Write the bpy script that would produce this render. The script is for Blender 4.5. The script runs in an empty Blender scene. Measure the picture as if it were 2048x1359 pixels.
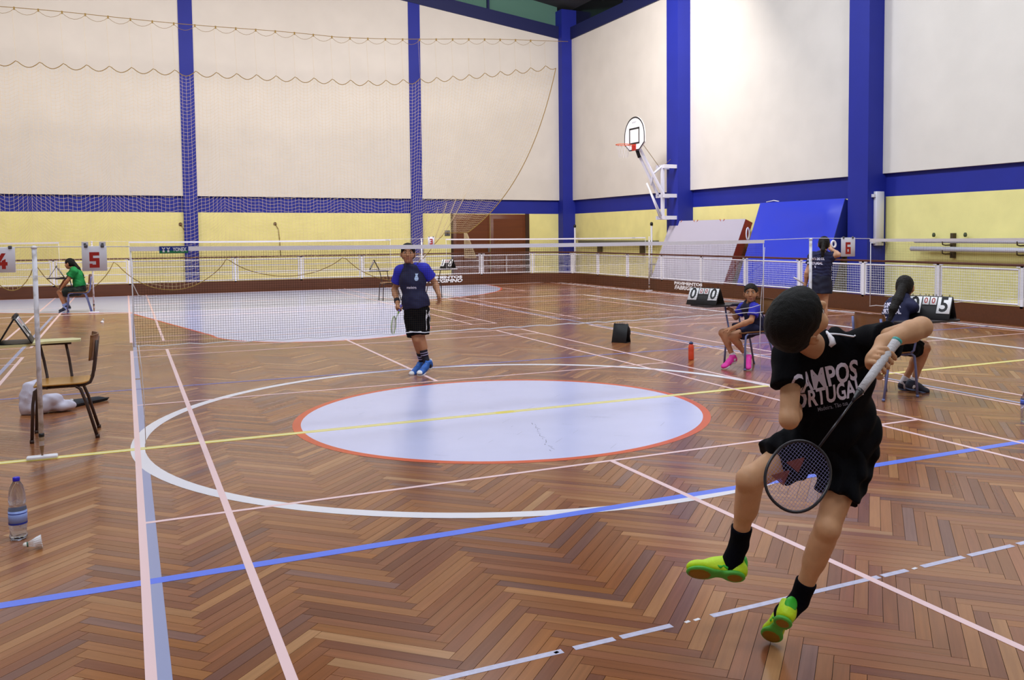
import bpy, bmesh, math, random
import numpy as np
from mathutils import Vector, Matrix, Euler
from mathutils.bvhtree import BVHTree

random.seed(7)
rng = np.random.default_rng(7)
scene = bpy.context.scene
COL = scene.collection

# ------------------------------------------------------------------ camera
CAM_POS = Vector((-3.0671446, -7.5469045, 1.6075096))
CAM_R = Vector((0.8966223895, -0.4427373643, -0.0072053310))
CAM_U = Vector((0.0304653598, 0.0454476796, 0.9985020631))
CAM_W = Vector((0.4417467067, 0.8954988188, -0.0542375602))
FPX, CX, CY = 1793.84376, 1136.89022, 568.14804
cam_data = bpy.data.cameras.new('camera')
cam = bpy.data.objects.new('camera', cam_data)
COL.objects.link(cam)
cam.matrix_world = Matrix(((CAM_R.x, CAM_U.x, -CAM_W.x, CAM_POS.x),
                           (CAM_R.y, CAM_U.y, -CAM_W.y, CAM_POS.y),
                           (CAM_R.z, CAM_U.z, -CAM_W.z, CAM_POS.z), (0, 0, 0, 1)))
cam_data.sensor_width = 36.0
cam_data.lens = FPX / 2048 * 36.0
cam_data.shift_x = -(CX - 1024) / 2048
cam_data.shift_y = (CY - 679.5) / 2048
cam_data.clip_start = 0.05
cam_data.clip_end = 200
scene.camera = cam

def at(u, v, depth):
    """world point seen at photograph pixel (u, v), depth metres ahead of the lens"""
    return CAM_POS + (CAM_W + CAM_R * ((u - CX) / FPX) - CAM_U * ((v - CY) / FPX)) * depth

# ------------------------------------------------------------------ world, lamps, exposure
world = bpy.data.worlds.new('world')
scene.world = world
world.use_nodes = True
world.node_tree.nodes['Background'].inputs[0].default_value = (0.02, 0.025, 0.035, 1)
world.node_tree.nodes['Background'].inputs[1].default_value = 1.0

scene.view_settings.view_transform = 'Standard'
scene.view_settings.look = 'None'
scene.view_settings.gamma = 1.0
scene.view_settings.use_curve_mapping = False
scene.view_settings.exposure = -0.58
scene.cycles.use_denoising = True
scene.cycles.max_bounces = 8
scene.cycles.diffuse_bounces = 4
scene.cycles.caustics_reflective = False
scene.cycles.caustics_refractive = False
scene.cycles.sample_clamp_indirect = 6.0

def lamp(x, y, z, watts, size, col, spread=math.pi):
    d = bpy.data.lights.new('hall_and_fill_lamp', 'AREA')
    d.shape = 'DISK'
    d.size = size
    d.energy = watts
    d.color = col
    d.spread = spread
    o = bpy.data.objects.new('hall_and_fill_lamp', d)
    COL.objects.link(o)
    o.location = (x, y, z)
    return o

COOL = (0.87, 0.93, 1.0)
WARM = (1.0, 0.915, 0.84)
for ly in (-8.0, -2.5, 3.0, 8.5):
    lamp(9.3, ly, 9.3, 45, 2.2, COOL)
    lamp(2.6, ly, 9.6, 300, 2.6, COOL)
    lamp(-5.0, ly, 9.6, 330, 2.6, COOL)
def aim(o, d):
    o.rotation_euler = Vector(d).to_track_quat('-Z', 'Y').to_euler()
for lx in (-8.5, -2.5, 3.5, 9.0):
    aim(lamp(lx, 13.0, 9.3, 640, 1.6, WARM), (0.0, 0.75, -0.66))  # added fill floods, tilted to brighten the back wall
for ly in (-3.0, 4.0, 11.5):
    aim(lamp(4.5, ly, 9.4, 480, 1.6, COOL), (0.75, 0.1, -0.66))  # more added fill, tilted to brighten the right wall

# ------------------------------------------------------------------ materials
def lin(c):
    if isinstance(c, str):
        c = c.lstrip('#')
        c = tuple(int(c[i:i + 2], 16) / 255 for i in (0, 2, 4))
    return tuple(((v / 12.92) if v <= 0.04045 else ((v + 0.055) / 1.055) ** 2.4) for v in c)

_m = {}
def mat(name, col, rough=0.6, metal=0.0, spec=0.5, var=0.0, vscale=20.0, bump=0.0, bscale=60.0, coat=0.0,
        trans=0.0, ior=1.45, alpha=1.0, sss=0.0):
    if name in _m:
        return _m[name]
    m = bpy.data.materials.new(name)
    m.use_nodes = True
    nt = m.node_tree
    b = nt.nodes['Principled BSDF']
    c = lin(col)
    b.inputs['Base Color'].default_value = (*c, 1)
    b.inputs['Roughness'].default_value = rough
    b.inputs['Metallic'].default_value = metal
    b.inputs['Specular IOR Level'].default_value = spec
    b.inputs['IOR'].default_value = ior
    b.inputs['Coat Weight'].default_value = coat
    b.inputs['Coat Roughness'].default_value = 0.15
    b.inputs['Transmission Weight'].default_value = trans
    b.inputs['Alpha'].default_value = alpha
    if sss:
        b.inputs['Subsurface Weight'].default_value = sss
        b.inputs['Subsurface Radius'].default_value = (0.012, 0.005, 0.003)
    if var or bump:
        tc = nt.nodes.new('ShaderNodeTexCoord')
        if var:
            n = nt.nodes.new('ShaderNodeTexNoise')
            n.inputs['Scale'].default_value = vscale
            n.inputs['Detail'].default_value = 5
            nt.links.new(tc.outputs['Object'], n.inputs['Vector'])
            r = nt.nodes.new('ShaderNodeValToRGB')
            r.color_ramp.elements[0].position = 0.3
            r.color_ramp.elements[1].position = 0.7
            r.color_ramp.elements[0].color = (*[v * (1 - var) for v in c], 1)
            r.color_ramp.elements[1].color = (*[min(1, v * (1 + var)) for v in c], 1)
            nt.links.new(n.outputs['Fac'], r.inputs['Fac'])
            nt.links.new(r.outputs['Color'], b.inputs['Base Color'])
        if bump:
            n2 = nt.nodes.new('ShaderNodeTexNoise')
            n2.inputs['Scale'].default_value = bscale
            n2.inputs['Detail'].default_value = 4
            nt.links.new(tc.outputs['Object'], n2.inputs['Vector'])
            bp = nt.nodes.new('ShaderNodeBump')
            bp.inputs['Strength'].default_value = bump
            bp.inputs['Distance'].default_value = 0.01
            nt.links.new(n2.outputs['Fac'], bp.inputs['Height'])
            nt.links.new(bp.outputs['Normal'], b.inputs['Normal'])
    _m[name] = m
    return m

def wood_mat(name, col, angle=0.0, rough=0.35, use_attr=False, scale=1.0, coat=0.0, dark=0.78):
    """wood whose grain runs along world direction `angle` (floor) or along local x"""
    if name in _m:
        return _m[name]
    m = bpy.data.materials.new(name)
    m.use_nodes = True
    nt = m.node_tree
    b = nt.nodes['Principled BSDF']
    tc = nt.nodes.new('ShaderNodeTexCoord')
    geo = nt.nodes.new('ShaderNodeNewGeometry')
    mp = nt.nodes.new('ShaderNodeMapping')
    mp.vector_type = 'POINT'
    mp.inputs['Rotation'].default_value = (0, 0, -angle)
    nt.links.new(geo.outputs['Position'] if use_attr else tc.outputs['Object'], mp.inputs['Vector'])
    mp2 = nt.nodes.new('ShaderNodeMapping')
    mp2.inputs['Scale'].default_value = (1.6 * scale, 38 * scale, 38 * scale)
    nt.links.new(mp.outputs['Vector'], mp2.inputs['Vector'])
    n = nt.nodes.new('ShaderNodeTexNoise')
    n.inputs['Scale'].default_value = 1.0
    n.inputs['Detail'].default_value = 6
    n.inputs['Roughness'].default_value = 0.62
    nt.links.new(mp2.outputs['Vector'], n.inputs['Vector'])
    r = nt.nodes.new('ShaderNodeValToRGB')
    r.color_ramp.elements[0].position = 0.28
    r.color_ramp.elements[1].position = 0.72
    r.color_ramp.elements[0].color = (dark, dark, dark, 1)
    r.color_ramp.elements[1].color = (1.08, 1.08, 1.08, 1)
    nt.links.new(n.outputs['Fac'], r.inputs['Fac'])
    mx = nt.nodes.new('ShaderNodeMixRGB')
    mx.blend_type = 'MULTIPLY'
    mx.inputs['Fac'].default_value = 1
    nt.links.new(r.outputs['Color'], mx.inputs['Color2'])
    if use_attr:
        a = nt.nodes.new('ShaderNodeAttribute')
        a.attribute_name = 'tone'
        nt.links.new(a.outputs['Color'], mx.inputs['Color1'])
        # broad wear of the varnish
        n3 = nt.nodes.new('ShaderNodeTexNoise')
        n3.inputs['Scale'].default_value = 0.55
        n3.inputs['Detail'].default_value = 4
        nt.links.new(geo.outputs['Position'], n3.inputs['Vector'])
        mr = nt.nodes.new('ShaderNodeMapRange')
        mr.inputs['From Min'].default_value = 0.3
        mr.inputs['From Max'].default_value = 0.7
        mr.inputs['To Min'].default_value = rough - 0.05
        mr.inputs['To Max'].default_value = rough + 0.07
        nt.links.new(n3.outputs['Fac'], mr.inputs['Value'])
        nt.links.new(mr.outputs['Result'], b.inputs['Roughness'])
    else:
        mx.inputs['Color1'].default_value = (*lin(col), 1)
        b.inputs['Roughness'].default_value = rough
    nt.links.new(mx.outputs['Color'], b.inputs['Base Color'])
    b.inputs['Coat Weight'].default_value = coat
    b.inputs['Coat Roughness'].default_value = 0.22
    bp = nt.nodes.new('ShaderNodeBump')
    bp.inputs['Strength'].default_value = 0.06
    bp.inputs['Distance'].default_value = 0.004
    nt.links.new(n.outputs['Fac'], bp.inputs['Height'])
    nt.links.new(bp.outputs['Normal'], b.inputs['Normal'])
    _m[name] = m
    return m

M_CREAM = mat('cream_plaster', '#e0dbd4', 0.85, var=0.035, vscale=1.2, bump=0.15, bscale=90)
M_YELLOW = mat('yellow_paint', '#f2ea9e', 0.75, var=0.05, vscale=2.0, bump=0.2, bscale=70)
M_BLUE = mat('blue_paint', '#1a2794', 0.6, var=0.05, vscale=2.0, bump=0.1, bscale=80)
M_BLUEDK = mat('dark_blue_paint', '#141c52', 0.6)
M_WHITE = mat('white_enamel', '#e9e8f2', 0.35)
M_WHITEP = mat('white_plastic', '#eeeef4', 0.4)
M_NET = mat('net_cord', '#33291f', 0.95, spec=0.1)
M_TAPE = mat('net_tape', '#f6f4fc', 0.8, bump=0.3, bscale=200)
M_ROPE = mat('white_rope', '#e2e0e6', 0.8)
M_TAN = mat('tan_cord', '#8a7038', 0.9)
M_TANL = mat('pale_tan_cord', '#cbb893', 0.9)
M_KICK = wood_mat('kickboard_wood', '#5a3018', 0.0, 0.4, scale=0.6)
M_RAIL = mat('rail_brown', '#5a2c1a', 0.4)
M_BLACK = mat('black_plastic', '#17161a', 0.45)
M_RED = mat('red_paint', '#b8231a', 0.5)
M_PINKL = mat('pink_line_paint', '#efcdd0', 0.32)
M_WHL = mat('white_line_paint', '#e6e3ec', 0.32)
M_BLL = mat('blue_line_paint', '#637ef0', 0.32)
M_BLF = mat('faded_blue_paint', '#6a6cb0', 0.32)
M_GRL = mat('grey_line_paint', '#9a9fc4', 0.32)
M_YLL = mat('yellow_line_paint', '#e4d45e', 0.32)
M_YLP = mat('pale_yellow_paint', '#e8e2b8', 0.32)
M_ORL = mat('orange_line_paint', '#d85a30', 0.32)
M_LAV = mat('lavender_floor_paint', '#cfd2f6', 0.26, var=0.02, vscale=3, coat=0.2)
M_SKYB = mat('pale_blue_floor_paint', '#c2c9e6', 0.26, var=0.03, vscale=1, coat=0.2)
M_TEAL = mat('teal_glass', '#5f877b', 0.15)
M_NIGHT = mat('night_glass', '#15181a', 0.12)

# ------------------------------------------------------------------ mesh helpers
def tag(o, label=None, cat=None, group=None, kind=None):
    if label: o['label'] = label
    if cat: o['category'] = cat
    if group: o['group'] = group
    if kind: o['kind'] = kind
    return o

def empty(name, loc, rz=0.0, label=None, cat=None, group=None, kind=None):
    o = bpy.data.objects.new(name, None)
    o.empty_display_size = 0.1
    COL.objects.link(o)
    o.location = loc
    o.rotation_euler = (0, 0, rz)
    return tag(o, label, cat, group, kind)

def link(name, me, parent=None, world=False):
    """world=True: mesh data is in world space although the object is a child"""
    o = bpy.data.objects.new(name, me)
    COL.objects.link(o)
    if parent is not None:
        o.parent = parent
        if world:
            chain = Matrix.Identity(4)
            p = parent
            while p is not None:
                chain = Matrix.LocRotScale(p.location, p.rotation_euler, p.scale) if p.parent is None and chain == Matrix.Identity(4) \
                    else (p.matrix_parent_inverse @ Matrix.LocRotScale(p.location, p.rotation_euler, p.scale) @ chain) if p.parent is not None \
                    else (Matrix.LocRotScale(p.location, p.rotation_euler, p.scale) @ chain)
                p = p.parent
            o.matrix_parent_inverse = chain.inverted()
    return o

class MB:
    """collects plain shapes, builds them as ONE mesh"""
    def __init__(self):
        self.v, self.f, self.s = [], [], []
    def add(self, vs, fs, smooth=False):
        n = len(self.v)
        self.v += [tuple(p) for p in vs]
        self.f += [tuple(i + n for i in q) for q in fs]
        self.s += [smooth] * len(fs)
        return self
    def box(self, lo, hi, M=None):
        x0, y0, z0 = lo; x1, y1, z1 = hi
        vs = [(x0, y0, z0), (x1, y0, z0), (x1, y1, z0), (x0, y1, z0), (x0, y0, z1), (x1, y0, z1), (x1, y1, z1), (x0, y1, z1)]
        if M is not None: vs = [tuple(M @ Vector(p)) for p in vs]
        return self.add(vs, [(0, 3, 2, 1), (4, 5, 6, 7), (0, 1, 5, 4), (1, 2, 6, 5), (2, 3, 7, 6), (3, 0, 4, 7)])
    def rbox(self, lo, hi, r=0.01, seg=2, M=None):
        bm = bmesh.new()
        bmesh.ops.create_cube(bm, size=1)
        for v in bm.verts:
            v.co = Vector([lo[i] + (v.co[i] + 0.5) * (hi[i] - lo[i]) for i in range(3)])
        bmesh.ops.bevel(bm, geom=bm.edges[:] + bm.verts[:], offset=r, segments=seg, affect='EDGES', profile=0.5)
        self.bm(bm, M, True)
        return self
    def bm(self, bm, M=None, smooth=False):
        bm.verts.index_update()
        vs = [(M @ v.co) if M is not None else v.co.copy() for v in bm.verts]
        self.add(vs, [[v.index for v in f.verts] for f in bm.faces], smooth)
        bm.free()
        return self
    def tube(self, pts, r, n=8, closed=False, caps=True):
        pts = [Vector(p) for p in pts]
        m = len(pts)
        rs = r if isinstance(r, (list, tuple)) else [r] * m
        rings = []
        up = None
        for i, p in enumerate(pts):
            a = pts[i - 1] if (i > 0 or closed) else p
            b = pts[(i + 1) % m] if (i < m - 1 or closed) else p
            t = (b - a).normalized() if (b - a).length > 1e-9 else Vector((0, 0, 1))
            if up is None:
                up = Vector((0, 0, 1)) if abs(t.z) < 0.9 else Vector((1, 0, 0))
            x = up - t * up.dot(t)
            if x.length < 1e-5: x = t.orthogonal()
            x.normalize(); up = x
            y = t.cross(x)
            rings.append([p + (x * math.cos(2 * math.pi * k / n) + y * math.sin(2 * math.pi * k / n)) * rs[i] for k in range(n)])
        vs = [q for rg in rings for q in rg]
        fs = []
        for i in range(m if closed else m - 1):
            j = (i + 1) % m
            for k in range(n):
                l = (k + 1) % n
                fs.append((i * n + k, i * n + l, j * n + l, j * n + k))
        if caps and not closed:
            fs.append(tuple(range(n - 1, -1, -1)))
            fs.append(tuple((m - 1) * n + k for k in range(n)))
        return self.add(vs, fs, n > 4)
    def strand(self, a, b, r):
        return self.tube([a, b], r, 3, caps=False)
    def lathe(self, prof, M=None, n=20, cap0=True, cap1=True):
        vs = [(r * math.cos(2 * math.pi * k / n), r * math.sin(2 * math.pi * k / n), z) for r, z in prof for k in range(n)]
        fs = [(i * n + k, i * n + (k + 1) % n, (i + 1) * n + (k + 1) % n, (i + 1) * n + k) for i in range(len(prof) - 1) for k in range(n)]
        if cap0: fs.append(tuple(range(n - 1, -1, -1)))
        if cap1: fs.append(tuple((len(prof) - 1) * n + k for k in range(n)))
        if M is not None: vs = [tuple(M @ Vector(p)) for p in vs]
        return self.add(vs, fs, True)
    def prism(self, poly, z0, z1, M=None, smooth=False):
        n = len(poly)
        vs = [(x, y, z0) for x, y in poly] + [(x, y, z1) for x, y in poly]
        if M is not None: vs = [tuple(M @ Vector(p)) for p in vs]
        fs = [tuple(range(n - 1, -1, -1)), tuple(range(n, 2 * n))] + [(i, (i + 1) % n, n + (i + 1) % n, n + i) for i in range(n)]
        return self.add(vs, fs, smooth)
    def build(self, name, m, parent=None, world=False, data_name=None):
        me = bpy.data.meshes.new(data_name or name)
        me.from_pydata(self.v, [], self.f)
        me.polygons.foreach_set('use_smooth', self.s)
        me.materials.append(m)
        if any(self.s) and not all(self.s):
            pass
        me.update()
        return link(name, me, parent, world)

def rod_M(a, b):
    """matrix carrying local z axis (from origin) onto a->b"""
    a, b = Vector(a), Vector(b)
    z = (b - a).normalized()
    q = Vector((0, 0, 1)).rotation_difference(z)
    return Matrix.Translation(a) @ q.to_matrix().to_4x4()

def frame_M(o, x, y, z):
    return Matrix(((x[0], y[0], z[0], o[0]), (x[1], y[1], z[1], o[1]), (x[2], y[2], z[2], o[2]), (0, 0, 0, 1)))

def text_bm(body, size, bold=0.0, depth=0.0, align='CENTER', shear=0.0, sx=1.0):
    cu = bpy.data.curves.new('text', 'FONT')
    cu.body = body
    cu.size = size
    cu.align_x = align
    cu.align_y = 'CENTER'
    cu.offset = bold
    cu.extrude = depth
    cu.shear = shear
    cu.resolution_u = 3
    o = bpy.data.objects.new('text', cu)
    COL.objects.link(o)
    dg = bpy.context.evaluated_depsgraph_get()
    me = bpy.data.meshes.new_from_object(o.evaluated_get(dg))
    bm = bmesh.new()
    bm.from_mesh(me)
    for v in bm.verts: v.co.x *= sx
    bpy.data.objects.remove(o)
    bpy.data.curves.remove(cu)
    bpy.data.meshes.remove(me)
    return bm

def text_obj(name, body, size, M, m, parent=None, world=False, bold=0.0, depth=0.0008, sx=1.0, shear=0.0):
    b = MB()
    b.bm(text_bm(body, size, bold, depth, sx=sx, shear=shear), M)
    return b.build(name, m, parent, world)

def copy_tree(o, parent=None):
    c = o.copy()
    COL.objects.link(c)
    if parent is not None:
        c.parent = parent
        c.matrix_parent_inverse = o.matrix_parent_inverse.copy()
    for ch in list(o.children):
        copy_tree(ch, c)
    return c
# ================================================================== SETTING
# ---- floor: herringbone parquet -----------------------------------
FX0, FX1, FY0, FY1 = -9.5, 13.2, -9.0, 24.2
fl = MB()
fl.box((-13.0, -12.0, -0.06), (13.2, 24.3, -0.006))
floor = fl.build('floor', mat('subfloor', '#3a2a20', 0.8))
tag(floor, kind='structure')

PW, PN = 0.0604, 10
PL = PW * PN
X0, Y0 = -0.258, -4.905
PAL = ['#8f6242', '#9a6c4a', '#85583c', '#a1724c', '#7a5240', '#93644a', '#6d4b3e', '#ad8058', '#8b5f48', '#9c6a42', '#7f5a48', '#b48c66', '#6b5450', '#7d6460']
PAL = [np.array(lin(c)) for c in PAL]
PMEAN = np.array(lin('#93603f'))
PAL = [PMEAN + 0.80 * (c - sum(PAL) / len(PAL)) for c in PAL]
PWGT = np.array([12, 12, 11, 9, 9, 11, 6, 5, 9, 8, 7, 2.5, 5, 5]); PWGT /= PWGT.sum()
cs = math.cos(math.pi / 4)
def uv2w(u, v): return (X0 + (u - v) * cs, Y0 + (u + v) * cs)
planks = []   # (corners4 xy, dir)
gap = 0.0010
R_ = 480
for k in range(-R_, R_):
    for m_ in range(-26, 27):
        # along-u piece at row k, along-v piece at column k
        for d, (ua, va, ub, vb) in enumerate((
            ((k + 2 * PN * m_) * PW, k * PW, (k + 2 * PN * m_ + PN) * PW, (k + 1) * PW),
            (k * PW, (k - 2 * PN + 1 + 2 * PN * m_) * PW, (k + 1) * PW, (k - PN + 1 + 2 * PN * m_) * PW))):
            cx, cy = uv2w((ua + ub) / 2, (va + vb) / 2)
            if not (FX0 < cx < FX1 and FY0 < cy < FY1): continue
            # only what the lens or a step aside could see
            dx, dy = cx - CAM_POS.x, cy - CAM_POS.y
            if dy < 0.9 or dx < -0.42 * dy - 1.6: continue
            planks.append((ua + gap, va + gap, ub - gap, vb - gap, d, cx, cy))
def proj(p):
    d = Vector(p) - CAM_POS
    z = d.dot(CAM_W)
    return CX + FPX * d.dot(CAM_R) / z, CY - FPX * d.dot(CAM_U) / z, z
sc = []
for i, (ua, va, ub, vb, d, cx, cy) in enumerate(planks):
    u, v, z = proj((cx, cy, 0))
    inside = 20 < u < 2028 and 560 < v < 1345 and z > 0.3
    sc.append((-(1.0 / z ** 3) if inside else 0.0, i))
sc.sort()
near = set(i for s, i in sc[:300])
trng = np.random.default_rng(11)
def plank_geo(p):
    ua, va, ub, vb, d, cx, cy = p
    dz = [trng.normal(0, 0.00012) for _ in range(4)]
    cor = [uv2w(ua, va), uv2w(ub, va), uv2w(ub, vb), uv2w(ua, vb)]
    vs = [(x, y, min(0.0, -0.0002 + dz[i])) for i, (x, y) in enumerate(cor)] + [(x, y, -0.006) for x, y in cor]
    fs = [(0, 1, 2, 3), (0, 4, 5, 1), (1, 5, 6, 2), (2, 6, 7, 3), (3, 7, 4, 0)]
    c = PAL[trng.choice(len(PAL), p=PWGT)] * (1 + trng.normal(0, 0.05))
    return vs, fs, c
MW = (wood_mat('parquet_a', '#8a5a40', math.pi / 4, 0.23, True), wood_mat('parquet_b', '#8a5a40', -math.pi / 4, 0.23, True))
acc = ([], [], [], [])
for i, p in enumerate(planks):
    vs, fs, c = plank_geo(p)
    if i in near:
        me = bpy.data.meshes.new('plank')
        me.from_pydata(vs, [], fs)
        me.materials.append(MW[p[4]])
        a = me.color_attributes.new('tone', 'FLOAT_COLOR', 'CORNER')
        a.data.foreach_set('color', np.tile(np.append(np.clip(c, 0, 1), 1.0), len(me.loops)).astype(np.float32))
        link('plank', me, floor)
    else:
        n = len(acc[0])
        acc[0].extend(vs)
        acc[1].extend([tuple(q + n for q in f) for f in fs])
        acc[2].extend([np.append(np.clip(c, 0, 1), 1.0)] * 20)
        acc[3].extend([p[4]] * 5)
me = bpy.data.meshes.new('parquet')
me.from_pydata(acc[0], [], acc[1])
me.materials.append(MW[0]); me.materials.append(MW[1])
me.polygons.foreach_set('material_index', acc[3])
a = me.color_attributes.new('tone', 'FLOAT_COLOR', 'CORNER')
a.data.foreach_set('color', np.array(acc[2], dtype=np.float32).ravel())
parquet = link('parquet', me, floor)
tag(parquet, kind='stuff')

# ---- floor markings ------------------------------------------------
def line(x0, y0, x1, y1, w, m, z, name='court_line'):
    d = Vector((x1 - x0, y1 - y0)); n = Vector((-d.y, d.x)).normalized() * (w / 2)
    b = MB()
    b.prism([(x0 + n.x, y0 + n.y), (x0 - n.x, y0 - n.y), (x1 - n.x, y1 - n.y), (x1 + n.x, y1 + n.y)][::-1], 0.0, z)
    return b.build(name, m, floor)
def ring(cx, cy, r0, r1, m, z, a0=0, a1=2 * math.pi, n=128, name='court_circle'):
    b = MB(); vs = []; fs = []
    for i in range(n + 1):
        t = a0 + (a1 - a0) * i / n
        vs += [(cx + r0 * math.cos(t), cy + r0 * math.sin(t), z), (cx + r1 * math.cos(t), cy + r1 * math.sin(t), z)]
    fs = [(2 * i, 2 * i + 1, 2 * i + 3, 2 * i + 2) for i in range(n)]
    b.add(vs, fs)
    return b.build(name, m, floor)
def patch(poly, m, z, name):
    b = MB(); b.prism(poly, 0.0, z)
    return b.build(name, m, floor)

# centre disc and circle
ring(0, 0, 1.79, 1.86, M_ORL, 0.0009)
patch([(1.80 * math.cos(2 * math.pi * i / 128), 1.80 * math.sin(2 * math.pi * i / 128)) for i in range(128)], M_LAV, 0.0008, 'centre_disc')
ring(0, 0, 2.98, 3.08, M_WHL, 0.0010)
# goal area and key beyond the far court
GY, GR = 20.55, 6.1
def goal_poly(off):
    pts = []
    for i in range(25):
        t = math.pi + (math.pi / 2) * i / 24
        pts.append((-1.5 + (GR + off) * math.cos(t), 20.15 + (GR + off) * math.sin(t)))
    for i in range(25):
        t = 1.5 * math.pi + (math.pi / 2) * i / 24
        pts.append((1.5 + (GR + off) * math.cos(t), 20.15 + (GR + off) * math.sin(t)))
    return [(-1.5 - GR - off, GY)] + pts + [(1.5 + GR + off, GY)]
patch(goal_poly(0.06), M_ORL, 0.0005, 'goal_area_border')
patch(goal_poly(0), M_SKYB, 0.0007, 'goal_area')
def key_poly(off):
    pts = [(-3.0 - off, 14.05), ]
    for i in range(33):
        t = math.pi + math.pi * i / 32
        pts.append(((1.8 + off) * math.cos(t), 8.3 + (1.8 + off) * math.sin(t)))
    pts.append((3.0 + off, 14.05))
    return pts
patch(key_poly(0.05), M_ORL, 0.0006, 'key_border')
patch(key_poly(0), M_LAV, 0.0008, 'key_area')
mb = MB(); crng = random.Random(4)
def crack(x, y, a, L, w):
    d = Vector((math.cos(a), math.sin(a))); n = Vector((-d.y, d.x)) * w
    q = Vector((x, y))
    mb.add([(*(q + n), 0.0010), (*(q - n * .4), 0.0010), (*(q + d * L - n * .3), 0.0010), (*(q + d * L + n * .6), 0.0010)], [(0, 1, 2, 3)])
for i in range(70):
    t, r = crng.uniform(0, 6.28), 1.7 * math.sqrt(crng.random())
    crack(r * math.cos(t), r * math.sin(t), math.pi / 4 * crng.choice((1, -1)), crng.uniform(0.04, 0.22), crng.uniform(0.0006, 0.0016))
for i in range(16):
    f = i / 15
    crack(0.02 + 0.03 * crng.random() - 0.28 * f, -0.55 - 0.95 * f, -1.75 + crng.uniform(-.5, .5), crng.uniform(0.03, 0.09), crng.uniform(0.002, 0.005))
tag(mb.build('paint_crack', mat('dark_crack', '#4a4858', 0.6), floor), kind='stuff')
# hall court outline
line(-8.06, 14.1, 8.06, 14.1, 0.08, M_WHL, 0.0009)
line(8.06, 14.14, 8.06, -9, 0.10, M_WHL, 0.0009)
line(-8.06, 14.14, -8.06, -9, 0.10, M_WHL, 0.0009)
line(10.2, 20.4, 10.2, -9, 0.14, M_WHL, 0.0009)
line(7.0, 20.45, 10.27, 20.45, 0.14, M_WHL, 0.0009)
# volleyball attack lines, centre line
line(-10.2, -2.97, 10.2, -2.97, 0.075, M_BLL, 0.0011)
line(-10.2, 3.03, 10.2, 3.03, 0.055, M_BLF, 0.0011)
line(-10.2, 0.0, 10.2, 0.0, 0.085, M_YLL, 0.0012)
line(-10.2, 0.0, 10.2, 0.0, 0.03, M_YLP, 0.0013)
patch([(-0.09, -0.05), (0.09, -0.05), (0.09, 0.05), (-0.09, 0.05)], M_YLL, 0.0014, 'centre_mark')
for gx, ys in ((-2.985, ((-8.5, -0.56), (0.68, 3.75), (3.85, 13.9))), (4.47, ((-8.5, 13.9),)), (-4.47, ((-8.5, 13.9),))):
    for ya, yb in ys: line(gx, ya, gx, yb, 0.05, M_GRL, 0.0007)
# worn white line in the foreground
for xa, xb in ((-3.6, -2.75), (-2.62, -1.595), (-1.545, -1.365), (-1.335, -1.095), (-0.895, 0.055), (0.075, 0.235), (0.335, 0.62), (0.66, 0.98), (1.02, 1.6), (1.7, 3.4)):
    line(xa, -4.487, xb, -4.487, 0.034, mat('worn_white_paint', '#c4c2dc', 0.35, var=0.12, vscale=40), 0.0010)
for xa, xb in ((-1.63, -1.612), (-1.03, -1.005), (-0.985, -0.955), (0.27, 0.30)):
    line(xa, -4.49, xb, -4.485, 0.016, M_WHL, 0.0010)
# badminton courts
for oy in (0.0, 14.54):
    for ox in (-7.4, 0.0, 7.4):
        z = 0.0015
        for sx in (-1, 1):
            for xx in (3.03, 2.57):
                line(ox + sx * xx, oy - 6.70, ox + sx * xx, oy + 6.70, 0.04, M_PINKL, z)
        for sy in (-1, 1):
            for yy in (6.68, 5.92, 2.0):
                line(ox - 3.01, oy + sy * yy, ox + 3.01, oy + sy * yy, 0.036, M_PINKL, z + 0.0001)
            if not (oy > 1 and ox == 0): line(ox, oy + sy * 2.0, ox, oy + sy * 6.68, 0.04, M_PINKL, z)

# ---- walls ---------------------------------------------------------
WX, WY, ZB0, ZB1 = 12.5, 23.8, 2.44, 2.96
_tn = [0]
def trim(b):
    _tn[0] += 1
    return tag(b.build('trim_%d' % _tn[0], M_BLUE), kind='structure')
def roofz(x): return 9.08 - 0.131 * (x - 12.05)
b = MB(); b.box((-13, WY, 0), (12.05, WY + 0.3, ZB0))
wall_back = b.build('wall_back', M_YELLOW); tag(wall_back, kind='structure')
b = MB(); b.box((-13, WY + 0.01, ZB0), (12.05, WY + 0.3, ZB1 + 0.02)); b.build('blue_band', M_BLUE, wall_back)
def cream_back(xa, xb):
    b = MB()
    vs = [(xa, WY - 0.10, ZB1), (xb, WY - 0.10, ZB1), (xb, WY - 0.10, roofz(xb)), (xa, WY - 0.10, roofz(xa))]
    vs += [(x, WY + 0.3, z) for x, y, z in vs]
    b.add(vs, [(0, 1, 2, 3), (7, 6, 5, 4), (0, 4, 5, 1), (1, 5, 6, 2), (2, 6, 7, 3), (3, 7, 4, 0)])
    b.build('cream_panel', M_CREAM, wall_back)
for xa, xb in ((-13.0, -8.5), (-8.5, -0.93), (-0.93, 6.5), (6.5, 12.05)): cream_back(xa, xb)
for xc in (-8.52, -1.15, 6.32):
    b = MB(); b.box((xc - 0.21, WY - 0.13, 0), (xc + 0.21, WY + 0.05, 11.5)); trim(b)
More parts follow.
